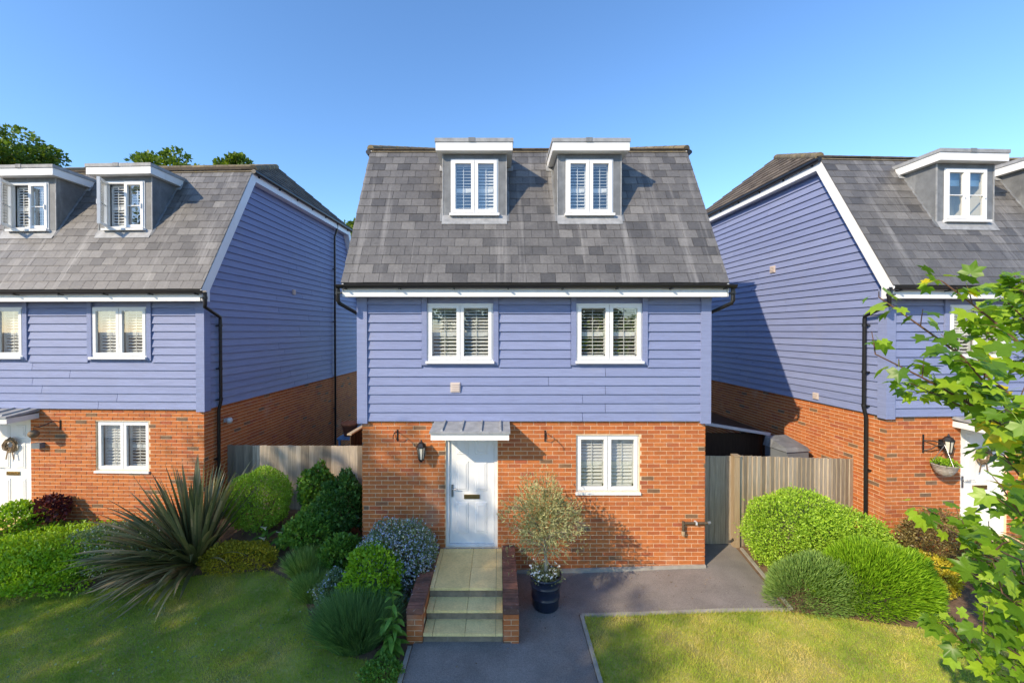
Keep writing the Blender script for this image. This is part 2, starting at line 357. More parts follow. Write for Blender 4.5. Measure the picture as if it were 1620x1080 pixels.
def window(par, x0, x1, z0, z1, y, name='window', shutter=True, opened=False, mid=.46, blind=False, sill=True, glazebar=False):
    """two-casement window in a front wall whose face is at y; returns the part"""
    T = .05
    fr = MB()
    fr.box(x0, x1, y, y + .07, z0, z0 + T); fr.box(x0, x1, y, y + .07, z1 - T, z1)
    fr.box(x0, x0 + T, y + .001, y + .07, z0 + T, z1 - T); fr.box(x1 - T, x1, y + .001, y + .07, z0 + T, z1 - T)
    xm = (x0 + x1) / 2; fr.box(xm - .018, xm + .018, y + .004, y + .07, z0 + T, z1 - T)
    wnd = fr.build(name, M['white'], par)
    if sill: MB().box(x0 - .02, x1 + .02, y - .075, y + .03, z0 - .045, z0 - .002).build('sill', M['white'], wnd)
    for k, (a, b) in enumerate(((x0 + T * .55, xm - .006), (xm + .006, x1 - T * .55))):
        za, zb2 = z0 + T * .5, z1 - T * .5; s = .058; ob = opened and k == 0
        lx = b - a
        sh = MB(); yy = -.018
        sh.box(0, lx, yy, yy + .05, 0, s); sh.box(0, lx, yy, yy + .05, zb2 - za - s, zb2 - za)
        sh.box(0, s, yy + .001, yy + .05, s, zb2 - za - s); sh.box(lx - s, lx, yy + .001, yy + .05, s, zb2 - za - s)
        if glazebar: sh.box(s, lx - s, yy + .006, yy + .03, (zb2 - za) * .47, (zb2 - za) * .47 + .018)
        rot = (0, 0, -R(62)) if ob else None
        sh.build('casement', M['white'], wnd, (a, y, za), rot)
        gl = MB().quad((s, .012, s), (lx - s, .012, s), (lx - s, .012, zb2 - za - s), (s, .012, zb2 - za - s))
        gl.build('pane', M['glass'], wnd, (a, y, za), rot)
        MB().box(lx - .05, lx - .03, yy - .02, yy, .42 * (zb2 - za), .42 * (zb2 - za) + .1).build('catch', M['white'], wnd, (a, y, za), rot) if (opened or glazebar) else None
        # shutter panel behind the glass
        c, d = a + .02, b - .02; e, f = z0 + T + .01, z1 - T - .01; ys_ = y + .10
        if shutter:
            p = MB(); rail = .045
            p.box(c, d, ys_, ys_ + .025, e, e + rail); p.box(c, d, ys_, ys_ + .025, f - rail, f)
            p.box(c, c + rail, ys_, ys_ + .025, e, f); p.box(d - rail, d, ys_, ys_ + .025, e, f)
            zm = e + (f - e) * mid; p.box(c, d, ys_ - .001, ys_ + .026, zm - .04, zm + .04)
            p.box(d - .12, d - .05, ys_ - .012, ys_, zm - .03, zm + .03)
            p.build('shutter', M['slat'], wnd)
            q = MB(); tilt = R(random.choice([12, 22, 34, 48]))
            for (lo, hi) in ((e + rail, zm - .04), (zm + .04, f - rail)):
                n = max(2, int((hi - lo) / .056)); st = (hi - lo) / n
                for i in range(n):
                    zc = lo + (i + .5) * st; h = .0265
                    dy, dz = h * math.cos(tilt), h * math.sin(tilt)
                    P = [(c + rail, ys_ + .012 - dy, zc - dz), (d - rail, ys_ + .012 - dy, zc - dz), (d - rail, ys_ + .012 + dy, zc + dz), (c + rail, ys_ + .012 + dy, zc + dz)]
                    q.hexa(P + [(u, v2, w2 + .006) for u, v2, w2 in P])
            o = q.build('louvres', M['slat'], wnd); o['kind'] = 'stuff'
            MB().box((c + d) / 2 - .005, (c + d) / 2 + .005, ys_ - .026, ys_ - .018, e + rail, f - rail).build('tilt_rod', M['slat'], wnd)
        if blind:
            MB().box(c, d, ys_, ys_ + .008, f - .25, f).build('blind', M['bluepaint'], wnd)
    r = MB(); dp = .5; yi = y + .068
    r.quad((x0, yi, z0), (x0, yi + dp, z0), (x0, yi + dp, z1), (x0, yi, z1)); r.quad((x1, yi, z0), (x1, yi + dp, z0), (x1, yi + dp, z1), (x1, yi, z1))
    r.quad((x0, yi, z0), (x1, yi, z0), (x1, yi + dp, z0), (x0, yi + dp, z0)); r.quad((x0, yi, z1), (x1, yi, z1), (x1, yi + dp, z1), (x0, yi + dp, z1))
    r.quad((x0, yi + dp, z0), (x1, yi + dp, z0), (x1, yi + dp, z1), (x0, yi + dp, z1))
    r.build('window_reveal', M['blind'] if blind else M['room'], wnd)
    return wnd

def downpipe(par, side, yback, ztop=None):
    xo = -1 if side == 'L' else 1
    X = lambda d: (-d if side == 'L' else W + d)
    p = MB()
    if ztop is None:     # from the front gutter end, swan neck back to the wall
        pts = [(X(.30), -.34, 5.04), (X(.30), -.34, 4.80), (X(.28), -.33, 4.76), (X(.13), yback - .02, 4.58), (X(.12), yback, 4.52), (X(.12), yback, 2.80), (X(.075), yback, 2.62), (X(.065), yback, -.05)]
        ks = [(.30, -.34, 4.93), (.12, yback, 4.4), (.12, yback, 3.5), (.065, yback, 1.6), (.065, yback, .5), (.12, yback, 2.85)]
    else:
        pts = [(X(.22), yback, ztop), (X(.2), yback, ztop - .2), (X(.12), yback, ztop - .45), (X(.12), yback, 2.85), (X(.075), yback + .12, 2.6), (X(.065), yback + .12, -.05)]
        ks = [(.12, yback, 6.4), (.12, yback, 4.6), (.065, yback + .12, 1.6)]
    p.tube(pts, .034, 10)
    o = p.build('downpipe', M['black'], par)
    for d, yy, zz in ks:
        k = MB().lathe([(.041, -.025), (.041, .025)], (X(d), yy, zz), 10)
        k.box(min(X(d), X(d - .06)), max(X(d), X(d - .06)), yy - .06, yy + .06, zz - .012, zz + .012)
        k.build('pipe_clip', M['black'], o)

def house(name, loc, rz, label, opened=False, blind=False, vis='F', seed=0):
    random.seed(seed)
    H = empty(name, loc, rz, label, 'house', 'row of three blue clad houses')
    Mw = Matrix.Translation(loc) @ Matrix.Rotation(rz, 4, 'Z')
    def vis_area(p, a):
        q = Mw @ Vector(p)
        if q.y < 1: return 0
        u, v = proj(q)
        if not (0 < u < 1620 and 0 < v < 1080): return 0
        return a / q.y ** 2
    # ---- masonry shell (mortar)
    sh = MB(); dh = [(DOOR[0], DOOR[1], DOOR[2], DOOR[3]), WING]
    for a, b, c, d in rect_minus(0, W, -.4, ZB, dh): sh.box(a, b, 0, .3, c, d)
    for x0, x1 in ((0, .3), (W - .3, W)): sh.box(x0, x1, .3, D - .3, -.4, ZB)
    sh.box(0, W, D - .3, D, -.4, ZB)
    wall = sh.build('brick_wall', M['mortar'], H)
    items = []                                       # (face, u, z, length)
    nc = int((ZB + .1) / .075)
    for c in range(nc):
        z = ZB - .006 - .0375 - c * .075; off = 0 if c % 2 else -.1125
        cuts = [(h[0] - .003, h[1] + .003) for h in dh if h[2] - .01 < z < h[3] + .01]
        u = off
        while u < W:
            for p, q in sub1(max(u, 0), min(u + .225, W), cuts):
                if q - p > .03: items.append(('F', p, q, z))
            u += .225
        off2 = -.1125 if c % 2 else 0
        for s in 'LR':
            u = off2
            while u < D:
                p, q = max(u, 0), min(u + .225, D)
                if q - p > .03: items.append((s, p, q, z))
                u += .225
    def bpos(it):
        f, p, q, z = it; c = (p + q) / 2
        return {'F': (c, 0, z), 'L': (0, c, z), 'R': (W, c, z)}[f]
    sc = []
    for it in items:
        k = 1.0 if it[0] == 'F' else (.75 if it[0] in vis else 0)
        if it[2] - it[1] < .22: k *= 0
        sc.append(vis_area(bpos(it), k) if (it[3] > .55) else 0)
    order = sorted(range(len(items)), key=lambda i: -sc[i]); single = set(i for i in order[:300] if sc[i] > 0)
    rest = MB()
    for i, it in enumerate(items):
        f, p, q, z = it
        if i in single:
            link('brick', random.choice(BRICKS), wall, bpos(it), (0, 0, {'F': 0, 'L': -math.pi / 2, 'R': math.pi / 2}[f]))
        else:
            a, b = p + .0065, q - .0065; o = .0075 + random.uniform(-.0015, .0015)
            if p <= 0: a = p - .0075
            if f == 'F' and q >= W: b = q + .0075
            Tm = {'F': lambda u, v, z: (u, -v, z), 'L': lambda u, v, z: (-v, u, z), 'R': lambda u, v, z: (W + v, u, z)}[f]
            rest.box(a, b, -.02, o, z - .031, z + .031, rtone(), 0, Tm)
    rest.build('remaining_bricks', M['brick'], wall, kind='stuff')
    # ---- weatherboarding
    cl = MB()
    for a, b, c, d in rect_minus(0, W, ZB, ZS + .15, [(x0, x1, WZ1[0] - .03, WZ1[1]) for x0, x1 in WIN1]): cl.box(a, b, -.025, .28, c, d)
    gp = [(.0, ZB), (D, ZB), (D, ZE), (D - (yslope(ZT - .1) + .04), ZT - .1), (yslope(ZT - .1) + .04, ZT - .1), (.0, ZE)]
    cl.prism(gp, 'x', -.024, .27); cl.prism(gp, 'x', W - .27, W + .024)
    cl.box(.28, W - .28, D - .3, D, ZB, ZS)
    clad = cl.build('cladding', M['board'], H)
    trim = .10
    def board(f, a, b, z0, z1, parent, tone):
        Tm = {'F': lambda u, v, z: (u, -v, z), 'L': lambda u, v, z: (-v, u, z), 'R': lambda u, v, z: (W + v, u, z)}[f]
        m = MB(); lo, hi = .060, .033
        P = [(a, lo), (b, lo), (b, .02), (a, .02)]
        P = [Tm(u, v, z0) for u, v in P] + [Tm(a, hi, z1), Tm(b, hi, z1), Tm(b, .02, z1), Tm(a, .02, z1)]
        m.hexa(P, tone).build('board', M['board'], parent)
    n = int((ZS - ZB) / BD) + 1
    for i in range(n):
        z0 = ZB + .012 + i * BD; z1 = min(z0 + BD - .004, ZS + .02)
        zc = (z0 + z1) / 2
        cuts = [(x0 - trim, x1 + trim) for x0, x1 in WIN1 if WZ1[0] - .09 < zc]
        for a, b in sub1(.10, W - .10, cuts):
            if b - a > 3.6:
                j = random.choice([2.5, 3.1, 3.7, 4.3]) + (.0 if i % 2 else -.4)
                board('F', a, j - .004, z0, z1, clad, random.random()); board('F', j + .004, b, z0, z1, clad, random.random())
            else: board('F', a, b, z0, z1, clad, random.random())
    for s in 'LR':
        if s not in vis: continue
        for i in range(int((ZT - ZB) / BD)):
            z0 = ZB + .012 + i * BD; z1 = z0 + BD - .004
            a = .09 if z1 < ZE else max(.09, yslope(z1) + .06); b = D - a
            if b - a < .5 or z1 > ZT - .05: continue
            j = a + (b - a) * random.uniform(.3, .7)
            board(s, a, j - .004, z0, z1, clad, random.random()); board(s, j + .004, b, z0, z1, clad, random.random())
    # trims
    for x0, x1 in WIN1:
        for a, b in ((x0 - trim + .006, x0 - .004), (x1 + .004, x1 + trim - .006)):
            MB().box(a, b, -.074, -.02, WZ1[0] - .075, ZS - .002).build('window_trim', M['board'], clad)
        MB().box(x0 - .003, x1 + .003, -.068, -.02, WZ1[0] - .075, WZ1[0] - .046).build('window_trim', M['board'], clad)
    for x0, x1, xs0, xs1 in ((-.072, .105, -.072, -.024), (W - .105, W + .072, W + .024, W + .072)):
        MB().box(x0, x1, -.078, -.022, ZB - .03, ZS - .002, .8).build('corner_post', M['board'], clad)
        MB().box(xs0, xs1, -.0215, .095, ZB - .03, ZS + .2, .8).build('corner_post', M['board'], clad)
    # ---- windows of the ground and first floor
    for x0, x1 in WIN1: window(H, x0, x1, WZ1[0], WZ1[1], -.05)
    window(H, WING[0], WING[1], WING[2], WING[3], .035, sill=True)
    # ---- door
    x0, x1, z0, z1 = DOOR; yd = .055
    fr = MB(); t = .06
    fr.box(x0, x0 + t, yd - .02, yd + .08, z0, z1); fr.box(x1 - t, x1, yd - .02, yd + .08, z0, z1); fr.box(x0 + t, x1 - t, yd - .019, yd + .08, z1 - t, z1)
    fr.box(x0 + t, x1 - t, yd - .03, yd + .08, z0, z0 + .035)
    door = fr.build('door', M['white'], H)
    a, b = x0 + t + .004, x1 - t - .004; lf = MB(); lf.box(a, b, yd + .012, yd + .055, z0 + .04, z1 - t - .004, .8); lf.build('door_leaf', M['white'], door)
    cw = (b - a - .36) / 2
    for k in range(2):
        pa = a + .12 + k * (cw + .12)
        for pz0, pz1 in ((z0 + .22, z0 + .78), (z0 + .98, z0 + 1.52), (z0 + 1.64, z0 + 1.90)):
            m = MB(); e = .03
            m.hexa([(pa, yd + .0125, pz0), (pa + cw, yd + .0125, pz0), (pa + cw, yd + .0125, pz1), (pa, yd + .0125, pz1),
                    (pa + .012, yd + .001, pz0 + .012), (pa + cw - .012, yd + .001, pz0 + .012), (pa + cw - .012, yd + .001, pz1 - .012), (pa + .012, yd + .001, pz1 - .012)], .8)
            m.hexa([(pa + .02, yd + .0095, pz0 + .02), (pa + cw - .02, yd + .0095, pz0 + .02), (pa + cw - .02, yd + .0095, pz1 - .02), (pa + .02, yd + .0095, pz1 - .02),
                    (pa + .045, yd - .006, pz0 + .045), (pa + cw - .045, yd - .006, pz0 + .045), (pa + cw - .045, yd - .006, pz1 - .045), (pa + .045, yd - .006, pz1 - .045)], .8)
            m.build('door_panel', M['white'], door)
    xc = (a + b) / 2
    lp = MB().box(xc - .14, xc + .14, yd - .006, yd + .012, z0 + .845, z0 + .92); lp.box(xc - .11, xc + .11, yd - .010, yd - .004, z0 + .86, z0 + .905)
    lp.build('letter_plate', M['brass'], door)
    hd = MB().box(a + .03, a + .062, yd - .004, yd + .012, z0 + .88, z0 + 1.1); hd.tube([(a + .046, yd, z0 + 1.03), (a + .046, yd - .045, z0 + 1.03), (a + .15, yd - .05, z0 + 1.03)], .009, 8)
    hd.build('door_handle', M['steel'], door)
    MB().box(x0 - .05, x1 + .02, yd - .06, yd + .06, z0 - .05, z0 - .004).build('threshold', M['white'], door)
    # ---- canopy over the door
    ca, cb, cp = 1.28, 2.61, -.58
    fs = MB().box(ca + .02, cb - .02, cp + .02, -.01, 2.495, 2.60); can = fs.build('door_canopy', M['whitewood'], H)
    zf, zk = 2.635, 2.70
    sh = MB().hexa([(ca, cp - .01, zf - .03), (cb, cp - .01, zf - .03), (cb, -.012, zk - .06), (ca, -.012, zk - .06), (ca, cp - .01, zf), (cb, cp - .01, zf), (cb, -.012, zk), (ca, -.012, zk)])
    sh.build('roof_sheet', M['leadlight'], can)
    for k in range(4):
        xx = ca + .2 + k * (cb - ca - .36) / 3; r = .018
        MB().hexa([(xx - r, cp + .03, zf + .002), (xx + r, cp + .03, zf + .002), (xx + r, -.07, zk - .006), (xx - r, -.07, zk - .006), (xx - r * .7, cp + .05, zf + .032), (xx + r * .7, cp + .05, zf + .032), (xx + r * .7, -.07, zk + .022), (xx - r * .7, -.07, zk + .022)]).build('batten_roll', M['leadlight'], can)
    # ---- eaves: soffit, fascia, gutter
    MB().box(XL + .05, XR - .05, -.30, -.0785, ZS + .001, ZS + .03).build('soffit', M['whitewood'], H)
    MB().box(XL + .03, XR - .03, -.325, -.30, ZS - .006, 5.055).build('fascia', M['white'], H)
    MB().box(XL + .03, XR - .03, -.342, -.3255, ZS - .007, ZS + .075).build('fascia', M['white'], H)
    g = MB(); n = 8; prof = [(-.39 + .06 * math.cos(math.pi + math.pi * k / n), 5.065 + .06 * math.sin(math.pi + math.pi * k / n)) for k in range(n + 1)]
    prof2 = [(y * .9 + .1 * -.385, z + .004) for y, z in prof[::-1]]
    g.prism(prof + prof2, 'x', XL - .06, XR + .09)
    gut = g.build('gutter', M['black'], H)
    k = 0
    while k < 8:
        xx = XL + .08 + k * (XR - XL - .16) / 7
        MB().box(xx - .012, xx + .012, -.445, -.326, 4.99, 5.01).build('gutter_bracket', M['black'], gut); k += 1
    downpipe(H, 'L', .32); downpipe(H, 'R', .32)
    # ---- steep roof slopes
    rm = MB()
    def onslope(x, s, nn): return (x, YE + s * CT - nn * ST, ZE + s * ST + nn * CT)
    holes = [(c - .56, c + .56, (6.46 - ZE) / ST, (7.5 - ZE) / ST) for c in DORM]
    for a, b, c, d in rect_minus(XL + .01, XR - .01, 0, SL, holes):
        P = [onslope(a, c, -.08), onslope(b, c, -.08), onslope(b, d, -.08), onslope(a, d, -.08), onslope(a, c, -.003), onslope(b, c, -.003), onslope(b, d, -.003), onslope(a, d, -.003)]
        rm.hexa(P, .2)
    back = lambda p: (p[0], D - p[1], p[2])
    rb = MB(); rb.hexa([back(onslope(x, s, nn)) for x, s, nn in ((XL, 0, -.08), (XR, 0, -.08), (XR, SL, -.08), (XL, SL, -.08), (XL, 0, 0), (XR, 0, 0), (XR, SL, 0), (XL, SL, 0))], .3)
    roof = rm.build('roof', M['slate'], H); rb.build('rear_slope', M['slate'], H)
    sl = []
    rows = 17; ex = SL / rows
    for r_ in range(rows):
        s0 = r_ * ex; off = 0 if r_ % 2 else -.125
        cuts = [(c - .60, c + .60) for c in DORM if 1.42 < s0 + ex / 2 < 2.92]
        x = XL + off
        while x < XR:
            for a, b in sub1(max(x, XL - .005), min(x + .25, XR + .005), cuts):
                if b - a > .03: sl.append((a, b, s0))
            x += .25
    sc = [vis_area(onslope((a + b) / 2, s + .1, 0), 1) * (1 if b - a > .24 else 0) for a, b, s in sl]
    order = sorted(range(len(sl)), key=lambda i: -sc[i]); single = set(i for i in order[:300] if sc[i] > 0)
    rest = MB()
    for i, (a, b, s) in enumerate(sl):
        if i in single: link('slate', random.choice(SLATES), roof, onslope((a + b) / 2, s, .004), (TH, 0, 0))
        else:
            lo = random.uniform(-.003, .003); P = [onslope(a + .003, s + lo, .003), onslope(b - .003, s + lo, .003), onslope(b - .003, s + ex + .04, -.001), onslope(a + .003, s + ex + .04, -.001),
                 onslope(a + .003, s + lo, .017), onslope(b - .003, s + lo, .017), onslope(b - .003, s + ex + .04, .007), onslope(a + .003, s + ex + .04, .007)]
            rest.hexa(P, min(1, max(0, random.gauss(.52, .15))))
    rest.build('remaining_slates', M['slate'], roof, kind='stuff')
    # ---- upper hipped roof
    AI, UP = 1.1, 1.18; ym = D / 2; ZU = ZT + .02
    xa, xb = XL + AI, XR - AI; y0, y1 = YT - .03, D - YT + .03
    up = MB()
    A = (xa, ym, ZU + UP); B = (xb, ym, ZU + UP); c0 = (XL - .03, y0, ZU); c1 = (XR + .03, y0, ZU); c2 = (XR + .03, y1, ZU); c3 = (XL - .03, y1, ZU)
    up.quad(c0, c1, B, A, .3); up.quad(c2, c3, A, B, .3); up.add([c3, c0, A], [(0, 1, 2)], .3); up.add([c1, c2, B], [(0, 1, 2)], .3)
    upper = up.build('upper_roof', M['tile'], H)
    tl = MB()
    def courses(P0, P1, Q0, Q1, n):
        P0, P1, Q0, Q1 = map(Vector, (P0, P1, Q0, Q1)); nn = (P1 - P0).cross(Q0 - P0).normalized()
        if nn.z < 0: nn = -nn
        for k in range(n):
            a, b = P0.lerp(Q0, k / n), P1.lerp(Q1, k / n); c, d = P0.lerp(Q0, (k + 1.1) / n), P1.lerp(Q1, (k + 1.1) / n)
            if k == n - 1: c, d = P0.lerp(Q0, 1), P1.lerp(Q1, 1)
            L = (b - a).length; m = max(1, int(L / .28))
            for i in range(m):
                u, v = (i + .01) / m, (i + .99) / m
                e, f, g2, h = a.lerp(b, u), a.lerp(b, v), c.lerp(d, v), c.lerp(d, u)
                tl.hexa([e, f, g2, h, e + nn * .03, f + nn * .03, g2 + nn * .012, h + nn * .012], random.random())
    courses(c0, c1, A, B, 14)
    courses(c3, c0, A, A, 9); courses(c1, c2, B, B, 9)
    tl.build('roof_tiles', M['tile'], upper, kind='stuff')
    def ridge(p, q, n):
        p, q = Vector(p), Vector(q)
        for i in range(n):
            a, b = p.lerp(q, i / n), p.lerp(q, (i + .97) / n)
            MB().tube([a, b], [.085, .08], 10, random.random()).build('ridge_tile', M['ridge'], upper)
    ridge(Vector(c0) + Vector((.03, .03, .02)), A, 10); ridge(Vector(c1) + Vector((-.03, .03, .02)), B, 10); ridge(A, B, 12)
    fl = MB().hexa([onslope(XL, SL - .06, .02), onslope(XR, SL - .06, .02), (XR, YT + .05, ZT + .01), (XL, YT + .05, ZT + .01), onslope(XL, SL - .06, .028), onslope(XR, SL - .06, .028), (XR, YT + .05, ZT + .05), (XL, YT + .05, ZT + .05)])
    fl.build('top_flashing', M['ridge'], upper)
    # ---- side eaves and bargeboards
    for s in 'LR':
        X = (lambda d: -d) if s == 'L' else (lambda d: W + d)
        def bx(m, d0, d1, *r): return m.box(min(X(d0), X(d1)), max(X(d0), X(d1)), *r)
        m = MB(); bx(m, .205, .23, YT - .02, D - YT + .02, ZT - .23, ZT + .0); m.build('side_fascia', M['white'], H)
        m = MB(); bx(m, .0, .204, YT - .05, D - YT + .05, ZT - .225, ZT - .20); m.build('side_soffit', M['whitewood'], H)
        g = MB(); g.tube([(X(.275), YT - .05, ZT - .035), (X(.275), D - YT + .05, ZT - .035)], .05, 10); go = g.build('side_gutter', M['black'], H)
        for k in range(7):
            yy = YT + .2 + k * (D - 2 * YT - .4) / 6
            b_ = MB(); bx(b_, .2305, .26, yy - .02, yy + .02, ZT - .11, ZT - .04); b_.build('gutter_bracket', M['black'], go)
        for bk in (0, 1):
            P = [onslope(0, -.04, -.012), onslope(0, SL + .02, -.012), onslope(0, SL - .13, -.20), onslope(0, .10, -.20)]
            q = [(p[1], p[2]) for p in P]
            q = [q[0], q[1], q[2], q[3], (q[3][0], ZS - .005), (-.325, ZS - .005)]
            if bk: q = [(D - y, z) for y, z in q]
            m = MB(); m.prism(q, 'x', X(.205), X(.232)); m.build('bargeboard', M['white'], H)
            P = [onslope(0, .12, -.195), onslope(0, SL - .1, -.195), onslope(0, SL - .1, -.175), onslope(0, .12, -.175)]
            q = [(p[1], p[2]) for p in P]
            if bk: q = [(D - y, z) for y, z in q]
            m = MB(); m.prism(q, 'x', X(.025), X(.2045)); m.build('verge_soffit', M['whitewood'], H)
    downpipe(H, 'R', 5.9, ZT - .05); downpipe(H, 'L', 6.2, ZT - .05)
    # ---- dormers
    for c in DORM:
        yf = .37; hw = .595; zt = 7.57; zb_ = ZE + (yf - YE) * ST / CT
        dm = MB()
        for a, b, z0, z1 in rect_minus(c - hw, c + hw, zb_ - .02, zt, [(c - .44, c + .44, 6.46, 7.47)]): dm.box(a, b, yf, yf + .05, z0, z1)
        for e in (c - hw, c + hw - .03):
            dm.prism([(yf + .0505, zb_ + .03), (yf + .0505, zt), (yslope(zt) + .05, zt)], 'x', e, e + .03)
        dor = dm.build('dormer', M['lead'], H)
        for e in (c - hw - .004, c + hw - .016):
            MB().box(e, e + .02, yf - .008, yf + .012, zb_, zt - .01).build('lead_roll', M['leadlight'], dor)
        MB().box(c - .70, c + .70, .215, yslope(7.70), zt, 7.72).build('dormer_fascia', M['white'], dor)
        cp_ = MB().box(c - .715, c + .715, .20, yslope(7.78), 7.7215, 7.79, .9); cp_.build('dormer_roof', M['leadlight'], dor)
        MB().box(c - .1, c + .02, .192, .26, 7.7225, 7.797).build('lead_clip', M['lead'], dor)
        ap = MB(); s0 = (zb_ - ZE) / ST
        ap.hexa([onslope(c - .6, s0 - .17, .018), onslope(c + .6, s0 - .17, .018), onslope(c + .6, s0 + .08, .018), onslope(c - .6, s0 + .08, .018), onslope(c - .6, s0 - .17, .024), onslope(c + .6, s0 - .17, .024), onslope(c + .6, s0 + .08, .026), onslope(c - .6, s0 + .08, .026)])
        ap.build('lead_apron', M['leadlight'], dor)
        for sg in (-1, 1):
            e = c + sg * hw; s1 = (zt - ZE) / ST
            MB().hexa([onslope(e + sg * u, s, v) for u, s, v in ((0, s0 - .1, .012), (.05, s0 - .1, .012), (.05, s1, .012), (0, s1, .012), (0, s0 - .1, .021), (.03, s0 - .1, .021), (.03, s1, .021), (0, s1, .021))]).build('side_flashing', M['lead'], dor)
            MB().hexa([onslope(e + sg * u, s, v) for u, s, v in ((.0, s1 - .12, .022), (.14, s1 - .12, .022), (.14, s1 + .03, .022), (0, s1 + .03, .022), (0, s1 - .12, .028), (.14, s1 - .12, .028), (.14, s1 + .03, .028), (0, s1 + .03, .028))]).build('lead_soaker', M['leadlight'], dor)
        # the window is built from sub-parts of the dormer
        wnd = window(H, c - .44, c + .44, 6.46, 7.47, yf - .012, 'dormer_window', shutter=not blind, opened=opened, blind=blind, glazebar=opened or blind, mid=.45)
    random.seed(seed + 50)
    return H

main_house = house('house', (-2.43, 7.40, 0), 0, 'centre blue clad house over red brick, steps up to its white door', seed=1)
left_house = house('house', (-6.0 - W * math.cos(R(2.2)), 8.46 + W * math.sin(R(2.2)), 0), R(-2.2), 'left blue clad house whose dormer casements stand open', opened=True, vis='FR', seed=2)
right_house = house('house', (7.2, 7.76, 0), R(2.6), 'right blue clad house partly hidden by the maple branches', blind=True, vis='FL', seed=3)
# ------------------------------------------------------------------ steps to the centre door
random.seed(11)
st = empty('door_steps', (-.5, 5.7, 0), label='buff slab steps between low brick walls leading to the centre door', cat='steps')
O = Vector((-.5, 5.7, 0))
def sb(name, x0, x1, y0, y1, z0, z1, m, par, tone=.5):
    return MB().box(x0 - O.x, x1 - O.x, y0 - O.y, y1 - O.y, z0, z1, tone).build(name, m, par)
sx0, sx1 = -1.05, .05
levels = [(5.69, .145), (5.95, .29), (6.23, .44)]
for k, (yf, zt) in enumerate(levels):
    ye = levels[k + 1][0] if k < 2 else 7.37
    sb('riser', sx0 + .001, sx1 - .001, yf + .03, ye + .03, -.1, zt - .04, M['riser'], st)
    cols = [sx0 + .002, sx0 + .13 - .03 * k, -.475 + .01 * k, sx1 - .10, sx1 - .002]
    rows = [yf, ye + .03] if k < 2 else [yf, yf + .54, yf + .99, 7.36]
    for a, b in zip(cols[:-1], cols[1:]):
        for c, d in zip(rows[:-1], rows[1:]):
            sb('slab', a + .003, b - .003, c + (.003 if c > yf else 0), d - .003, zt - .04, zt + random.uniform(-.002, .002), M['slab'], st, random.random())
for x0, x1 in ((-1.272, -1.054), (.054, .270)):
    core = sb('side_wall', x0 + .006, x1 - .006, 5.696, 7.385, -.1, .40, M['mortar'], st)
    Oc = O
    for c in range(6):                       # courses of the visible faces
        z = .37 - c * .075
        if c % 2: segs = [(x0, (x0 + x1) / 2 - .005), ((x0 + x1) / 2 + .005, x1)]
        else: segs = [(x0, x1)]
        for a, b in segs:
            MB().box(a - O.x, b - O.x, 5.688 - O.y, 5.79 - O.y, z - .031, z + .031, rtone()).build('brick', M['brick'], core)
        y = 5.80 if c % 2 else 5.91
        while y < 7.30:
            ye = min(y + .212, 7.385)
            for xa, xb in ((x0, x0 + .1), (x1 - .1, x1)):
                MB().box(xa - O.x, xb - O.x, y - O.y, ye - O.y, z - .031, z + .031, rtone()).build('brick', M['brick'], core)
            y += .225
    y = 5.69; k = 0
    while y < 7.36:                          # brick-on-edge coping
        ye = min(y + .064, 7.385)
        MB().box(x0 - .002 - O.x, x1 + .002 - O.x, y - O.y, ye - O.y, .408, .485 + random.uniform(-.004, .004), random.random()).build('coping_brick', M['brick_dark'], core)
        y += .0745
sb('plinth', .30, 3.64, 7.33, 7.385, -.05, .045, M['concrete'], st) if False else None
pl = MB().hexa([(.31, 7.345, -.05), (3.66, 7.345, .0), (3.66, 7.385, .0), (.31, 7.385, -.05), (.31, 7.345, .04), (3.66, 7.345, .14), (3.66, 7.385, .145), (.31, 7.385, .045)])
tag(pl.build('concrete_plinth', M['concrete']), 'thin pale concrete strip along foot of the centre brick wall', 'plinth')

# ------------------------------------------------------------------ fences and gate
def board_fence(name, A, B, ztop, label, mat_, cap=None, bw=.105, wobble=.012, posts=True, cat='fence', tmax=1):
    a, b = Vector(A), Vector(B); d = (b - a); L = d.length; rz = math.atan2(d.y, d.x)
    root = empty(name, (a.x, a.y, 0), rz, label, cat)
    n = int(L / (bw - .012))
    for i in range(n):
        x = i * L / n; zt = ztop[0] + (ztop[1] - ztop[0]) * i / n + random.uniform(-wobble, wobble) * .5
        t = random.random() * tmax; y = random.uniform(-.002, .002)
        P = [(x, y - .034, -.05), (x + bw, y - .008, -.05), (x + bw, y + .004, -.05), (x, y - .010, -.05)]
        MB().hexa(P + [(u, v, zt) for u, v, _ in P], t).build('board', mat_, root)
    for z in (.35, 1.0, 1.6): MB().box(0, L, .006, .05, z, z + .08).build('rail', mat_, root)
    if cap is not None:
        P = [(-.01, -.05, ztop[0]), (L, -.05, ztop[1]), (L, .05, ztop[1]), (-.01, .05, ztop[0])]
        MB().hexa([(x, y, z + .012) for x, y, z in P] + [(x, y, z + .045) for x, y, z in P]).build('cap_rail', cap, root)
    return root
board_fence('board_fence', (-5.40, 9.14), (-2.44, 9.14), (1.78, 1.77), 'weathered grey board fence between left and centre houses', M['fence'])
g2 = board_fence('side_gate', (-5.98, 9.17), (-5.42, 9.17), (1.78, 1.78), 'narrow dark board gate beside left house downpipe', M['fence'], cat='gate', tmax=.2)
board_fence('board_fence', (4.66, 8.12), (7.15, 8.42), (1.86, 1.70), 'weathered grey board fence behind the big clipped hedge', M['fence'])
gt = empty('side_gate', (3.68, 8.18, 0), 0, 'dark shaded board gate between centre house corner and fence post', 'gate')
for i in range(8):
    x = .01 + i * .108
    MB().box(x, x + .103, -.018 + random.uniform(-.003, .003), .0, .11, 1.84 + random.uniform(-.004, .004), random.random() * .6).build('board', M['fence'], gt)
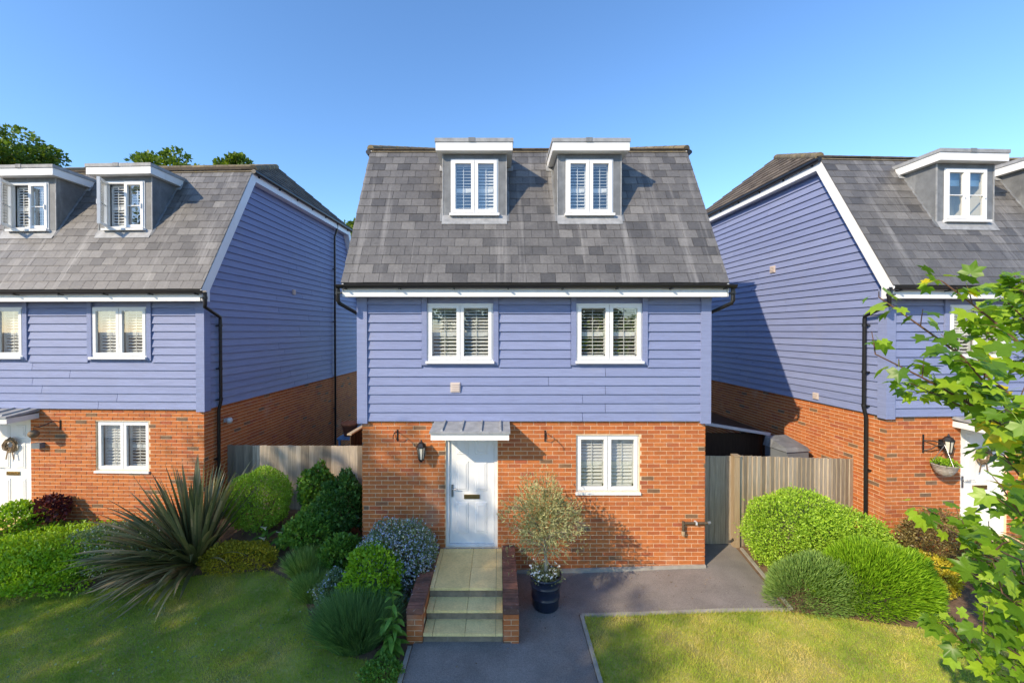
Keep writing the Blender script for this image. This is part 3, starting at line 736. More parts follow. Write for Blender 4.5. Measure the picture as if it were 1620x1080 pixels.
for z in (.4, 1.5): MB().box(.01, .86, .001, .04, z, z + .09, .3).build('rail', M['fence'], gt)
post = empty('gate_post', (4.60, 8.10, 0), 0, 'tall square timber gate post at the end of the right fence', 'post')
MB().box(-.055, .055, -.055, .055, 0, 1.86, .75).build('shaft', M['wood'], post); MB().box(-.065, .065, -.065, .065, 1.8605, 1.885, .6).build('cap', M['wood'], post)
board_fence('garden_fence', (-3.35, 9.3), (-2.95, 17.0), (1.95, 1.95), 'dark brown boundary fence with pale capping running back between the houses', M['fencebrown'], cap=M['fencecap'])

# blue potting table with pots behind the left fence
tb = empty('potting_table', (-4.05, 12.3, 0), R(-4), 'blue painted potting table behind fence against left house side', 'table')
MB().box(-.35, .35, -.9, .9, 1.30, 1.35).build('table_top', M['bluepaint'], tb)
MB().box(-.33, .33, -.88, .88, .75, .79).build('shelf', M['bluepaint'], tb)
for sx in (-.32, .27):
    for sy in (-.87, .82): MB().box(sx, sx + .05, sy, sy + .05, .2, 1.30).build('leg', M['bluepaint'], tb)
for i, (x, y, s, lb) in enumerate(((-4.2, 11.7, 1.25, 'wide terracotta pot on the near end of blue table'), (-4.0, 12.6, .7, 'small terracotta pot in the middle of blue table'), (-3.85, 12.95, .55, 'smallest terracotta pot on the far end of blue table'))):
    m = MB().lathe([(0, 0), (.12 * s, 0), (.17 * s, .24 * s), (.19 * s, .24 * s), (.19 * s, .30 * s), (.16 * s, .30 * s), (.15 * s, .25 * s), (0, .25 * s)], (0, 0, 0), 18)
    tag(m.build('plant_pot', M['terracotta'], loc=(x, y, 1.351)), lb, 'pot', 'terracotta pots on the blue table')
# lean-to store between the centre and right houses
ln = empty('lean_to_store', (5.0, 10.2, 0), 0, 'dark lean-to store with pale sloping roof edge behind right gate', 'shed')
MB().prism([(3.75 - 5, 2.25), (6.6 - 5, 1.78), (6.6 - 5, 1.72), (3.75 - 5, 2.19)], 'y', 0, 2.6).build('roof_sheet', M['black'], ln)
MB().prism([(3.75 - 5, 2.27), (6.62 - 5, 1.80), (6.62 - 5, 1.73), (3.75 - 5, 2.20)], 'y', -.04, -.001).build('roof_edge', M['plasticgrey'], ln)
MB().box(3.78 - 5, 6.58 - 5, .2, .25, 0, 1.73).build('front_panel', M['fencebrown'], ln)
for x in (3.76 - 5, 6.5 - 5): MB().box(x, x + .08, .02, .1, 0, 1.74).build('post', M['fencebrown'], ln)
cr = empty('storage_bin', (6.55, 9.5, 0), R(10), 'grey green storage bin showing over the right fence', 'bin')
MB().box(-.28, .28, -.3, .3, 0, 1.62).build('bin_body', M['boxgrey'], cr)
MB().hexa([(-.31, -.33, 1.625), (.31, -.33, 1.625), (.31, .33, 1.625), (-.31, .33, 1.625), (-.27, -.28, 1.70), (.27, -.28, 1.70), (.27, .3, 1.84), (-.27, .3, 1.84)]).build('bin_lid', M['lead'], cr)

# ------------------------------------------------------------------ wall fittings
def lantern(loc, rz, label):
    t = empty('wall_lantern', loc, rz, label, 'lantern', 'black lanterns beside the front doors')
    MB().box(-.04, .04, -.02, 0, -.08, .10).build('back_plate', M['black'], t)
    MB().tube([(0, -.01, -.05), (0, -.08, -.10), (0, -.14, -.10)], .012, 8).build('arm', M['black'], t)
    b = MB(); n = 6
    for j in range(n):
        a = 2 * math.pi * j / n
        b.tube([(.045 * math.cos(a), -.14 + .045 * math.sin(a), -.12), (.075 * math.cos(a), -.14 + .075 * math.sin(a), .10)], .008, 6)
    b.lathe([(0, -.17), (.02, -.16), (.05, -.13), (.052, -.115), (0, -.115)], (0, -.14, 0), 6, smooth=False)
    b.build('frame', M['black'], t)
    MB().lathe([(.04, -.11), (.068, .10)], (0, -.14, 0), 6, smooth=False).build('lantern_glass', M['lampglass'], t)
    MB().lathe([(.09, .10), (.09, .115), (.05, .17), (.02, .19), (.012, .22), (0, .235)], (0, -.14, 0), 6, smooth=False).build('cap', M['black'], t)
    return t
def local(Hn, x, y, z):
    return Matrix.Translation(Hn.location) @ Matrix.Rotation(Hn.rotation_euler.z, 4, 'Z') @ Vector((x, y, z))
lantern((-1.36, 7.39, 2.17), 0, 'black lantern on brick left of the centre door')
rp_ = local(right_house, 1.06, -.009, 2.17)
lantern(rp_ , R(2.6), 'black lantern above the hanging basket on the right house')
def hook(x, z, label):
    t = empty('basket_bracket', (x, 7.391, z), 0, label, 'bracket', 'empty hanging basket brackets on the centre house')
    MB().box(-.012, .012, -.01, 0, -.10, .10).build('back_bar', M['black'], t)
    MB().tube([(0, -.005, .07), (0, -.2, .09), (0, -.30, .06), (0, -.31, .03), (0, -.29, .02)], .008, 6).build('arm', M['black'], t)
    MB().tube([(0, -.005, -.08), (0, -.1, -.03), (0, -.16, .08)], .006, 6).build('scroll', M['black'], t)
hook(-1.81, 2.44, 'small black empty bracket on brick left of the lantern'); hook(.81, 2.43, 'small black empty bracket on brick right of the door canopy')
# dark scrolled bracket + basket, right house
def basket(loc, rz):
    t = empty('hanging_basket', loc, rz, 'wicker hanging basket with small plants beside the right door', 'basket')
    r = .17
    MB().lathe([(0, -.2), (.07, -.2), (.13, -.15), (.165, -.07), (r, 0), (r + .012, .0), (r, -.02)], (0, 0, 0), 20).build('bowl', M['wicker'], t)
    for k in range(7):
        zz = -.18 + k * .028; rr = .085 + (.095) * (k / 6) ** .6
        MB().tube([(rr * math.cos(a), rr * math.sin(a), zz + .004 * math.sin(6 * a + k)) for a in np.linspace(0, 2 * math.pi, 21)], .011, 5, random.random(), cap=False).build('wicker_band', M['wicker'], t)
    for k in range(3):
        a = 2 * math.pi * k / 3 + .4
        MB().tube([(r * math.cos(a), r * math.sin(a), 0), (0, 0, .35)], .005, 5).build('chain', M['steel'], t)
    return t
bp = local(right_house, .93, -.20, 1.86); bk_t = basket(bp, 0)
bt = empty('basket_bracket', local(right_house, .72, -.009, 2.2), R(2.6), 'scrolled black iron bracket holding the wicker basket', 'bracket')
MB().box(-.014, .014, -.012, 0, -.18, .16).build('back_bar', M['black'], bt)
MB().tube([(0, -.01, .05), (.1, -.1, .06), (.21, -.19, .03)], .011, 6).build('arm', M['black'], bt)
MB().tube([(0, -.01, -.14), (.08, -.07, -.1), (.14, -.12, -.02), (.21, -.19, .02)], .009, 6).build('scroll', M['black'], bt)
# left house: scrolled arm with a hanging globe, light box, wreath
gb = empty('hanging_globe_lamp', local(left_house, 3.05, -.009, 2.34), R(-2.2), 'pale globe hanging from curly iron arm beside left door', 'lamp')
MB().box(-.012, .012, -.012, 0, -.08, .12).build('back_bar', M['black'], gb)
MB().tube([(0, -.01, .08), (-.06, -.06, .12), (-.14, -.14, .06), (-.22, -.20, .02), (-.28, -.24, .04)], .010, 6).build('arm', M['black'], gb)
MB().tube([(-.28, -.24, .04), (-.285, -.245, -.04)], .004, 5).build('chain', M['black'], gb)
MB().lathe([(0, -.19), (.05, -.18), (.085, -.13), (.09, -.10), (.07, -.06), (.03, -.035), (0, -.03)], (-.285, -.245, 0), 18).build('globe', M['straw'], gb)
lbx = empty('wall_light', local(left_house, 2.62, -.009, 1.95), R(-2.2), 'small grey box wall light beside the left door', 'light')
MB().box(-.09, .09, -.10, 0, -.06, .04).build('box_body', M['boxgrey'], lbx); MB().box(-.085, .085, -.095, -.005, .0405, .05).build('solar_panel', M['lead'], lbx)
def wreath(Hn, rz, label):
    p = local(Hn, 1.94, .02, 1.93); t = empty('door_wreath', p, rz, label, 'wreath', 'twig wreaths on the front doors')
    for k in range(16):
        r0 = random.uniform(.085, .14); ph = random.random() * 6
        MB().tube([((r0 + .02 * math.sin(3 * a + ph)) * math.cos(a), -.02 + .022 * math.cos(5 * a + ph), (r0 + .02 * math.sin(3 * a + ph)) * math.sin(a)) for a in np.linspace(0, 2 * math.pi, 25)], .008, 5, random.random(), cap=False).build('twig_ring', M['straw'], t)
    for sx in (-.05, .05): MB().hexa([(sx - .012, -.025, -.13), (sx + .012, -.025, -.13), (sx + .012, -.02, -.13), (sx - .012, -.02, -.13), (sx * 1.7 - .014, -.022, -.3), (sx * 1.7 + .014, -.022, -.3), (sx * 1.7 + .014, -.018, -.3), (sx * 1.7 - .014, -.018, -.3)]).build('ribbon', M['straw'], t)
wreath(left_house, R(-2.2), 'twig wreath on the left house door'); wreath(right_house, R(2.6), 'twig wreath on the right house door')
# vents, pipes, meter
def vent(loc, rz, label, s=.085, fr='y'):
    t = empty('wall_vent', loc, rz, label, 'vent', 'small square vents on the cladding')
    MB().box(-s, s, -.03, 0, -s, s).build('vent_frame', M['vent'], t)
    for k in range(4): MB().box(-s * .8, s * .8, -.042, -.0305, -s * .75 + k * s * .42, -s * .75 + k * s * .42 + s * .22).build('vent_slat', M['vent'], t)
vent((-.775, 7.353, 3.30), 0, 'small square vent on centre house cladding below left window')
vent(local(right_house, -.05, 2.95, 5.86), R(2.6) - math.pi / 2, 'small square vent high on right house side cladding')
vent(local(right_house, -.05, 1.55, 2.84), R(2.6) - math.pi / 2, 'small white vent at the bottom of right house side cladding', .07)
vent(local(left_house, W + .05, 3.35, 5.38), R(-2.2) + math.pi / 2, 'small pale vent high on left house side cladding', .07)
sl_ = empty('security_light', local(left_house, W + .009, .6, 2.35), R(-2.2), 'small white security light on left house side wall', 'light')
MB().box(0, .05, -.04, .04, -.04, .04).build('mount', M['plasticgrey'], sl_)
MB().lathe([(0, -.06), (.05, -.05), (.065, 0), (.05, .05), (0, .06)], (.11, -.02, .0), 14).build('lamp_head', M['plasticgrey'], sl_)
op = empty('overflow_pipe', (3.25, 7.39, .8), 0, 'bent dark waste pipe low on the centre house corner', 'pipe')
MB().tube([(.43, -.05, .10), (0, -.05, .10)], .022, 10).build('horizontal_pipe', M['bark'], op)
MB().tube([(.0, -.05, .13), (0, -.05, -.05)], .024, 10).build('vertical_pipe', M['bark'], op)
MB().lathe([(.03, -.12), (.034, -.05), (.026, -.04)], (0, -.05, 0), 12).build('pipe_socket', M['wood'], op)
MB().box(.21, .24, -.075, .0, .075, .125).build('pipe_clip', M['plasticgrey'], op)
MB().tube([(.43, -.05, .10), (.48, -.05, .11)], .026, 10).build('pipe_end', M['lead'], op)
# left doorstep
ls = empty('brick_planter_edge', local(left_house, 2.45, -.95, 0), R(-2.2), 'low brick planter edge beside the left door path', 'planter')
for c in range(3):
    for k in range(7): MB().box(-.1, .0, -.8 + k * .225 + (c % 2) * .1, -.8 + k * .225 + .212 + (c % 2) * .1, .13 + c * .075, .192 + c * .075, rtone()).build('brick', M['brick'], ls)
lsl = empty('door_landing', local(left_house, 1.94, -.1, 0), R(-2.2), 'buff slab landing in front of the left door', 'steps')
for a, b in ((-.55, -.003), (.003, .5)):
    for c, d in ((-1.3, -.703), (-.697, .09)): MB().box(a, b, c, d, .36, .43, random.random()).build('slab', M['slab'], lsl)
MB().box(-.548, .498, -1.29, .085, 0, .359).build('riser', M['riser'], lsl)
rsl = empty('door_landing', local(right_house, 1.94, -.1, 0), R(2.6), 'buff slab landing in front of the right door', 'steps')
for a, b in ((-.55, -.003), (.003, .5)):
    for c, d in ((-1.3, -.703), (-.697, .09)): MB().box(a, b, c, d, .36, .43, random.random()).build('slab', M['slab'], rsl)
MB().box(-.548, .498, -1.29, .085, 0, .359).build('riser', M['riser'], rsl)
# ------------------------------------------------------------------ vegetation helpers
def unit(a): return a / np.maximum(np.linalg.norm(a, axis=1, keepdims=True), 1e-9)
def rdir(n): return unit(rng.normal(size=(n, 3)))
def leaf_arrays(C, A, l, wd, fold=.15, side=None):
    n = len(C); A = unit(A); Bv = unit(np.cross(A, rdir(n) if side is None else side)); Nn = np.cross(A, Bv)
    l = np.broadcast_to(np.asarray(l, float).reshape(-1, 1), (n, 1)); wd = np.broadcast_to(np.asarray(wd, float).reshape(-1, 1), (n, 1))
    V = np.stack([C, C + A * l * .5 + Bv * wd * .5 + Nn * wd * fold, C + A * l, C + A * l * .5 - Bv * wd * .5 + Nn * wd * fold], 1)
    return V.reshape(-1, 3), np.arange(n * 4, dtype=np.int32).reshape(-1, 4)
def lump(Dr, k=5, amp=.12, f=4):
    s = np.zeros(len(Dr))
    for _ in range(k):
        d = rdir(1)[0]; s += np.sin(Dr @ d * f * rng.uniform(.7, 1.6) + rng.uniform(0, 6))
    return 1 + amp * s / math.sqrt(k)
def ell_pts(n, r, amp=.1, f=5, low=-.35, depth=.14):
    Dr = rdir(int(n * 2.2)); Dr = Dr[Dr[:, 2] > low][:n]; k = len(Dr)
    q = lump(Dr, 6, amp, f) * (1 - np.abs(rng.normal(0, depth, k)))
    P = Dr * q[:, None] * np.array(r); Nr = unit(Dr / np.array(r)); return P, Nr, q
def foliage(name, P, Nr, size, asp, material, parent, bias=.6, up=.3, tone=None, kind='stuff'):
    n = len(P); A = Nr * bias + rng.normal(0, .55, (n, 3)) + np.array([0, 0, up])
    l = size * rng.uniform(.65, 1.3, n); V, Fq = leaf_arrays(P, A, l, l * asp)
    t = rng.normal(.5, .22, n) if tone is None else tone + rng.normal(0, .16, n)
    return link(name, mesh_np(name, V, Fq, np.clip(t, 0, 1), material), parent, kind=kind)
def stems(parent, h, r, n=7, rad=.012, material=None):
    m = MB()
    for _ in range(n):
        a = random.uniform(0, 6.28); x, y = r[0] * .55 * math.cos(a), r[1] * .55 * math.sin(a)
        m.tube([(x * .12, y * .12, -.05), (x * .5, y * .5, h * .35), (x, y, h * .75)], [rad * 1.4, rad, rad * .5], 5)
    return m.build('stems', material or M['twig'], parent)
def shrub(name, x, y, r, cz, n, size, asp, material, label, amp=.14, low=-.5, tone=None, cat='shrub', lobes=None, up=.3, bias=.6, group=None, depth=.14):
    """clipped or mounded shrub: leaf shell round a centre at height cz"""
    z0 = ground(x, y); root = empty(name, (x, y, z0), 0, label, cat, group)
    stems(root, cz + r[2] * .4, r)
    Ps, Ns, Qs = [], [], []
    for (dx, dy, dz, k) in ([(0, 0, 0, 1.0)] + (lobes or [])):
        rr = [v * k for v in r]; P, Nr, q = ell_pts(int(n * k * k / (1 + sum(l[3] ** 2 for l in (lobes or [])))), rr, amp, 6, low, depth)
        Ps.append(P + np.array([dx, dy, cz + dz])); Ns.append(Nr); Qs.append(q)
    P, Nr, q = np.concatenate(Ps), np.concatenate(Ns), np.concatenate(Qs)
    k = max(6, len(P) // 60); ii = rng.choice(len(P), k); sc_ = rng.uniform(1.03, 1.16, (k, 1)); base = P[ii] - np.array([0, 0, cz])
    for q_ in (0.0, .03, .06): P = np.concatenate([P, base * (sc_ - q_) + np.array([0, 0, cz])]); Nr = np.concatenate([Nr, Nr[ii]])
    gz = np.array([ground(x + a, y + b) - z0 for a, b in P[:, :2]]); ok = P[:, 2] > gz + .01; P, Nr = P[ok], Nr[ok]
    foliage('foliage', P, Nr, size, asp, material, root, bias, up, tone)
    root['_n'] = 0; del root['_n']
    return root, P, Nr
def flowers(root, P, Nr, n, size, material, name='flowers', up=.6):
    idx = rng.choice(len(P), n); C = P[idx] + Nr[idx] * size * .8
    A1 = rdir(n); V1, F1 = leaf_arrays(C - A1 * size * .5, A1, size, size * .8, .05)
    A2 = rdir(n); V2, F2 = leaf_arrays(C - A2 * size * .5, A2, size, size * .8, .05)
    V = np.concatenate([V1, V2]); Fq = np.concatenate([F1, F2 + len(V1)])
    return link(name, mesh_np(name, V, Fq, rng.uniform(0, 1, len(Fq)), material), root, kind='stuff')
def blades(name, n, rbase, L, spread, wd, material, parent, droop=.25, tone=None):
    """tuft of narrow upright shoots growing from a base disc"""
    a = rng.uniform(0, 2 * math.pi, n); q = np.sqrt(rng.uniform(0, 1, n))
    B = np.stack([rbase[0] * q * np.cos(a), rbase[1] * q * np.sin(a), np.zeros(n)], 1)
    Dv = np.stack([np.cos(a) * q * spread + rng.normal(0, .16, n), np.sin(a) * q * spread + rng.normal(0, .16, n), np.ones(n)], 1); Dv = unit(Dv)
    l = L * rng.uniform(.55, 1.1, n) * (1.05 - .25 * q); Sd = unit(np.cross(Dv, rdir(n)))
    out = np.stack([np.cos(a), np.sin(a), np.zeros(n)], 1) * (droop * q * l)[:, None]
    m1 = B + Dv * (l * .5)[:, None]; m2 = B + Dv * l[:, None] * .97 + out - np.array([0, 0, 1]) * (droop * q * l * .5)[:, None]
    w1 = Sd * wd * .5
    V = np.stack([B - w1 * .8, B + w1 * .8, m1 + w1, m1 - w1, m2 + w1 * .25, m2 - w1 * .25], 1).reshape(-1, 3)
    i = np.arange(n) * 6; Fq = np.concatenate([np.stack([i, i + 1, i + 2, i + 3], 1), np.stack([i + 3, i + 2, i + 4, i + 5], 1)])
    t = rng.uniform(0, 1, n) if tone is None else np.clip(tone + rng.normal(0, .2, n), 0, 1)
    return link(name, mesh_np(name, V, Fq, np.concatenate([t, t]), material), parent, kind='stuff')
def needles(root, P, Nr, L, wd, material, tone=None, up=.5):
    """short narrow shoots standing out of a mound"""
    n = len(P); A = Nr + rng.normal(0, .22, (n, 3)) + np.array([0, 0, up]); l = L * rng.uniform(.6, 1.2, n)
    V, Fq = leaf_arrays(P, A, l, wd * np.ones(n), .1)
    t = np.clip((.5 if tone is None else tone) + rng.normal(0, .22, n), 0, 1)
    return link('shoots', mesh_np('shoots', V, Fq, t, material), root, kind='stuff')
def mound(name, x, y, r, cz, n, L, wd, material, label, amp=.08, low=-.6, cat='shrub', up=.5, group=None, depth=.2, tone=None):
    z0 = ground(x, y); root = empty(name, (x, y, z0), 0, label, cat, group); stems(root, cz + r[2] * .3, r)
    P, Nr, q = ell_pts(n, r, amp, 6, low, depth); P = P + np.array([0, 0, cz]); ok = P[:, 2] > .0; P, Nr = P[ok], Nr[ok]
    needles(root, P, Nr, L, wd, material, tone, up); return root, P, Nr

# ------------------------------------------------------------------ lawn grass
def grass(name, P, dens, y_min, label):
    x0 = min(p[0] for p in P); x1 = max(p[0] for p in P); y1 = max(p[1] for p in P); y0 = y_min
    n = int((x1 - x0) * (y1 - y0) * dens); X = rng.uniform(x0, x1, n); Y = rng.uniform(y0, y1, n)
    c = np.zeros(n, bool); k = len(P)
    for i in range(k):
        (xa, ya), (xb, yb) = P[i], P[(i + 1) % k]
        if ya == yb: continue
        m = ((ya > Y) != (yb > Y)) & (X < (xb - xa) * (Y - ya) / (yb - ya) + xa); c ^= m
    X, Y = X[c], Y[c]; n = len(X)
    Z = np.array([ground(a, b) for a, b in zip(X, Y)]) + .005
    def pn(f, s):
        return np.sin(X * f * 1.1 + s) * np.sin(Y * f * 1.3 + 2 * s) + .6 * np.sin(X * f * 2.7 - Y * f * 1.9 + s) + .4 * np.sin(Y * f * 4.1 + X * f * 3.3 - s)
    dry = .40 + .22 * pn(1.7, 1.3) + .11 * pn(5.1, .4)
    if x0 > 0: dry += .16
    t = np.clip(dry + rng.normal(0, .16, n), 0, 1)
    keep = rng.uniform(0, 1, n) > .35 * np.clip(dry - .45, 0, 1) * 2; X, Y, Z, t = X[keep], Y[keep], Z[keep], t[keep]; n = len(X)
    h = rng.uniform(.016, .042, n) * (1 + .5 * np.clip(np.sin(X * 7.3) * np.sin(Y * 8.9 + X * 3), 0, 1)); a = rng.uniform(0, 6.28, n); le = rng.normal(0, .6, (n, 2)) * h[:, None]
    B = np.stack([X, Y, Z], 1); sd = np.stack([np.cos(a), np.sin(a), 0 * a], 1) * .0035
    V = np.stack([B - sd, B + sd, B + np.stack([le[:, 0], le[:, 1], h], 1)], 1).reshape(-1, 3)
    tag(link(name, mesh_np(name, V, np.arange(n * 3, dtype=np.int32).reshape(-1, 3), t, M['grass'])), label, 'grass', kind='stuff')
grass('grass', LAWN_L, 7500, 4.3, 'patchy mown grass of the left lawn')
grass('grass', LAWN_R, 7500, 4.3, 'dry yellowish mown grass of the right lawn')
# bare soil litter: little leaves and white daisies on the lawn
n = 260; X = rng.uniform(-7.5, -1.6, n); Y = rng.uniform(5.0, 6.4, n); C = np.stack([X, Y, X * 0 + .03], 1)
A = rdir(n); A[:, 2] = abs(A[:, 2]) * .3; V, Fq = leaf_arrays(C, A, .035, .028)
tag(link('lawn_weeds', mesh_np('lawn_weeds', V, Fq, rng.uniform(.3, 1, n), M['greygreen'])), 'scattered pale clover leaves in the left lawn', 'weeds', kind='stuff')

# ------------------------------------------------------------------ planting, left of the steps
shrub('ground_cover_shrub', -8.3, 7.3, (2.2, 1.0, .42), .06, 36000, .055, .55, M['lime'], 'sprawling bright lime green ground cover in front of the left house', amp=.2, low=-.05, tone=.62, depth=.3)
rt, P, Nr = shrub('flowering_shrub', -6.7, 7.45, (.95, .55, .5), .2, 7000, .05, .4, M['greygreen'], 'low greyish shrub dotted with tiny white flowers behind the flax', amp=.12, low=-.2)
flowers(rt, P, Nr, 900, .03, M['whiteflower'])
shrub('clipped_shrub', -4.75, 8.2, (.62, .55, .58), .60, 16000, .04, .5, M['hebe'], 'rounded clipped green shrub against the left fence', amp=.05, low=-.9, tone=.5)
shrub('variegated_shrub', -4.62, 7.32, (.62, .34, .3), .15, 7000, .04, .55, M['gold'], 'low yellow variegated shrub at the foot of the flax', amp=.12, low=-.3)
shrub('leafy_shrub', -3.72, 8.55, (.34, .3, .45), .65, 2600, .085, .6, M['mid'], 'loose climbing shrub in front of the grey left fence', amp=.2, low=-.9)
shrub('leafy_shrub', -2.98, 7.95, (.42, .4, .55), .65, 5500, .07, .6, M['deep'], 'dense dark leafy shrub touching the centre house corner', amp=.14, low=-.9)
shrub('leafy_shrub', -3.5, 7.7, (.5, .4, .36), .3, 3600, .075, .6, M['mid'], 'low leafy green shrub between the lilies and dark shrub', amp=.18, low=-.5)
shrub('leafy_shrub', -2.75, 7.25, (.36, .3, .34), .25, 2400, .07, .6, M['mid'], 'small green shrub below the dark leafy shrub', amp=.18, low=-.5)
GR = 'grey green lavender like tufts'
for x, y, h, lb in ((-3.3, 7.15, .52, 'grassy lavender tuft nearest the white lilies'), (-3.0, 6.72, .42, 'grassy lavender tuft in the middle of the left bed')):
    rt = empty('lavender_tuft', (x, y, ground(x, y)), 0, lb, 'lavender', GR); blades('shoots', 3200, (.24, .2), h, .42, .0075, M['rosemary'], rt, .12)
rt, P, Nr = shrub('catmint_plant', -2.5, 6.5, (.38, .3, .32), .2, 3600, .04, .5, M['greygreen'], 'grey leaved plant with small blue flowers beside the lavender', amp=.15, low=-.4)
flowers(rt, P, Nr, 420, .026, M['blueflower'])
rt = empty('lavender_bush', (-2.0, 5.78, 0), 0, 'big dark green lavender bush at the lawn corner by the path', 'lavender'); blades('shoots', 11000, (.38, .32), .66, .42, .0075, M['lavender'], rt, .14, .4)
shrub('round_shrub', -1.95, 6.42, (.44, .42, .42), .52, 5200, .06, .55, M['lime'], 'bright yellow green ball shaped shrub beside the blue flowered bush', amp=.09, low=-.95, tone=.55)
rt, P, Nr = shrub('ceanothus_bush', -1.66, 6.86, (.64, .52, .66), .50, 15000, .035, .5, M['greygreen'], 'rounded bush covered in pale blue flowers left of the steps', amp=.10, low=-.8)
flowers(rt, P, Nr, 3000, .032, M['blueflower']); flowers(rt, P, Nr, 1300, .028, M['whiteflower'], 'pale_flowers')
shrub('low_plant', -1.45, 5.15, (.25, .2, .12), .05, 900, .04, .6, M['mid'], 'small low green plant at the path edge below the tall leafy plant', low=-.1)
shrub('door_plant', local(left_house, 2.7, -.55, 0).x, local(left_house, 2.7, -.55, 0).y, (.42, .4, .3), .28, 2400, .07, .5, M['lime'], 'pale green plant in the brick planter by the left door', amp=.2)
shrub('heuchera_plant', local(left_house, 3.15, -.3, 0).x, local(left_house, 3.15, -.3, 0).y, (.28, .22, .26), .35, 900, .07, .7, M['purple'], 'dark purple leaved plant against the left house brick', amp=.2)

# broad leaved tall plant beside the steps: every leaf a part
fx = empty('tall_leafy_plant', (-1.42, 5.52, 0), 0, 'tall broad leaved plant with a drooping spike beside the bottom step', 'plant')
def broad_leaf(L, wd, bend):
    m = MB(); n = 6; rows = []
    for i in range(n + 1):
        t = i / n; ww = wd * math.sin(math.pi * min(1, t * .92 + .06)) ** .8; y = L * t; z = -bend * t * t * L + .15 * L * t
        rows += [(-ww / 2, y, z + ww * .18), (0, y, z), (ww / 2, y, z + ww * .18)]
    for i in range(n):
        for k in (0, 1): a = i * 3 + k; m.f.append((a, a + 1, a + 4, a + 3)); m.t.append(random.uniform(.4, .8)); m.m.append(0); m.sm.append(True)
    m.v = rows; return m
BL = [broad_leaf(random.uniform(.16, .26), random.uniform(.07, .1), random.uniform(.3, .8)).mesh('leaf', M['mid']) for _ in range(8)]
sp = MB()
for k in range(3):
    hx, hy, hh = (0, 0, .92) if k == 0 else (random.uniform(-.15, .1), random.uniform(-.12, .1), .5)
    pts = [(hx * t, hy * t + .03 * math.sin(3 * t), hh * t) for t in np.linspace(0, 1, 7)]
    sp.tube(pts, [.014 - .0015 * i for i in range(7)], 6)
    for j in range(17):
        t = j / 17; a = j * 2.4 + k; s = 1.15 - .6 * t
        o = link('leaf', random.choice(BL), fx, (hx * t, hy * t, hh * t), (random.uniform(-.3, .5) * (1 - t), random.uniform(-.2, .2), a)); o.scale = (s, s, s)
sp.build('stem', M['mid'], fx)
# calla lilies
for i, (px, py, Yd) in enumerate(((420, 838, 7.75), (445, 846, 7.7), (418, 855, 7.6), (383, 862, 7.55), (497, 866, 7.5))):
    p = pix(px, py, Yd); z0 = ground(p.x, p.y)
    nm = ['white lily bloom highest in the group left of the bushes', 'white lily bloom right of the highest bloom', 'white lily bloom just below the highest bloom', 'white lily bloom nearest the flax leaves', 'white lily bloom furthest right beside the green shrubs'][i]
    t = empty('calla_lily', (p.x, p.y, z0), 0, nm, 'lily', 'white calla lilies in the left bed'); h = p.z - z0
    MB().tube([(0, 0, 0), (.02, -.01, h * .6), (.0, -.02, h)], .006, 6).build('stem', M['mid'], t)
    m = MB(); k = 12; c = (0, -.03, h)
    rows = []
    for (rr, zz) in ((.006, 0), (.018, .03), (.034, .06), (.06, .085)):
        for j in range(k):
            a = 2 * math.pi * j / k; e = 1 + .35 * (math.cos(a + 1.6) if zz > .05 else 0); rows.append((c[0] + rr * math.cos(a) * e, c[1] - zz * .5 + rr * math.sin(a) * e, c[2] + zz * e))
    m.add(rows, [(a * k + j, a * k + (j + 1) % k, (a + 1) * k + (j + 1) % k, (a + 1) * k + j) for a in range(3) for j in range(k)], .9, 0, True)
    m.build('bloom', M['whiteflower'], t)
    for j in range(7):
        o = link('leaf', random.choice(BL), t, (random.uniform(-.08, .08), random.uniform(-.08, .08), h * random.uniform(.1, .6)), (random.uniform(.2, .9), 0, random.uniform(0, 6.28)))

# ------------------------------------------------------------------ flax (phormium)
ph = empty('flax_plant', (-5.42, 7.42, ground(-5.42, 7.42)), 0, 'large New Zealand flax with long strap leaves drooping over the left lawn', 'plant')
def flax_leaf(az, el, L, wd, droop, tone):
    m = MB(); n = 9; d = Vector((math.cos(az) * math.cos(el), math.sin(az) * math.cos(el), math.sin(el))); p = Vector((math.cos(az) * .12 * random.random(), math.sin(az) * .12 * random.random(), 0))
    rows = []; dirv = d.copy(); tw = random.uniform(-.6, .6)
    for i in range(n + 1):
        t = i / n; side = dirv.cross(Vector((0, 0, 1)))
        side = side.normalized() if side.length > .05 else Vector((-math.sin(az), math.cos(az), 0))
        nn = side.cross(dirv).normalized(); a = tw * t; s2 = side * math.cos(a) + nn * math.sin(a); n2 = nn * math.cos(a) - side * math.sin(a)
        ww = wd * (1 if t < .55 else max(.02, 1 - ((t - .55) / .45) ** 1.6)) * (.7 + .6 * min(1, t * 3)) / 1.3
        rows += [p - s2 * ww / 2 + n2 * ww * .22, p, p + s2 * ww / 2 + n2 * ww * .22]
        p = p + dirv * (L / n); dirv = (dirv + Vector((0, 0, -1)) * droop * (t ** 1.3)).normalized()
        if p.z < .015: p.z = .015 + random.uniform(0, .02); dirv.z = max(dirv.z, 0); dirv.normalize()
    for i in range(n):
        for k in (0, 1): a = i * 3 + k; m.f.append((a, a + 1, a + 4, a + 3)); m.t.append(min(1, max(0, tone + (.25 if t > .9 and k == 1 and random.random() < .3 else 0)))); m.m.append(0); m.sm.append(True)
    m.v = [tuple(r) for r in rows]; return m
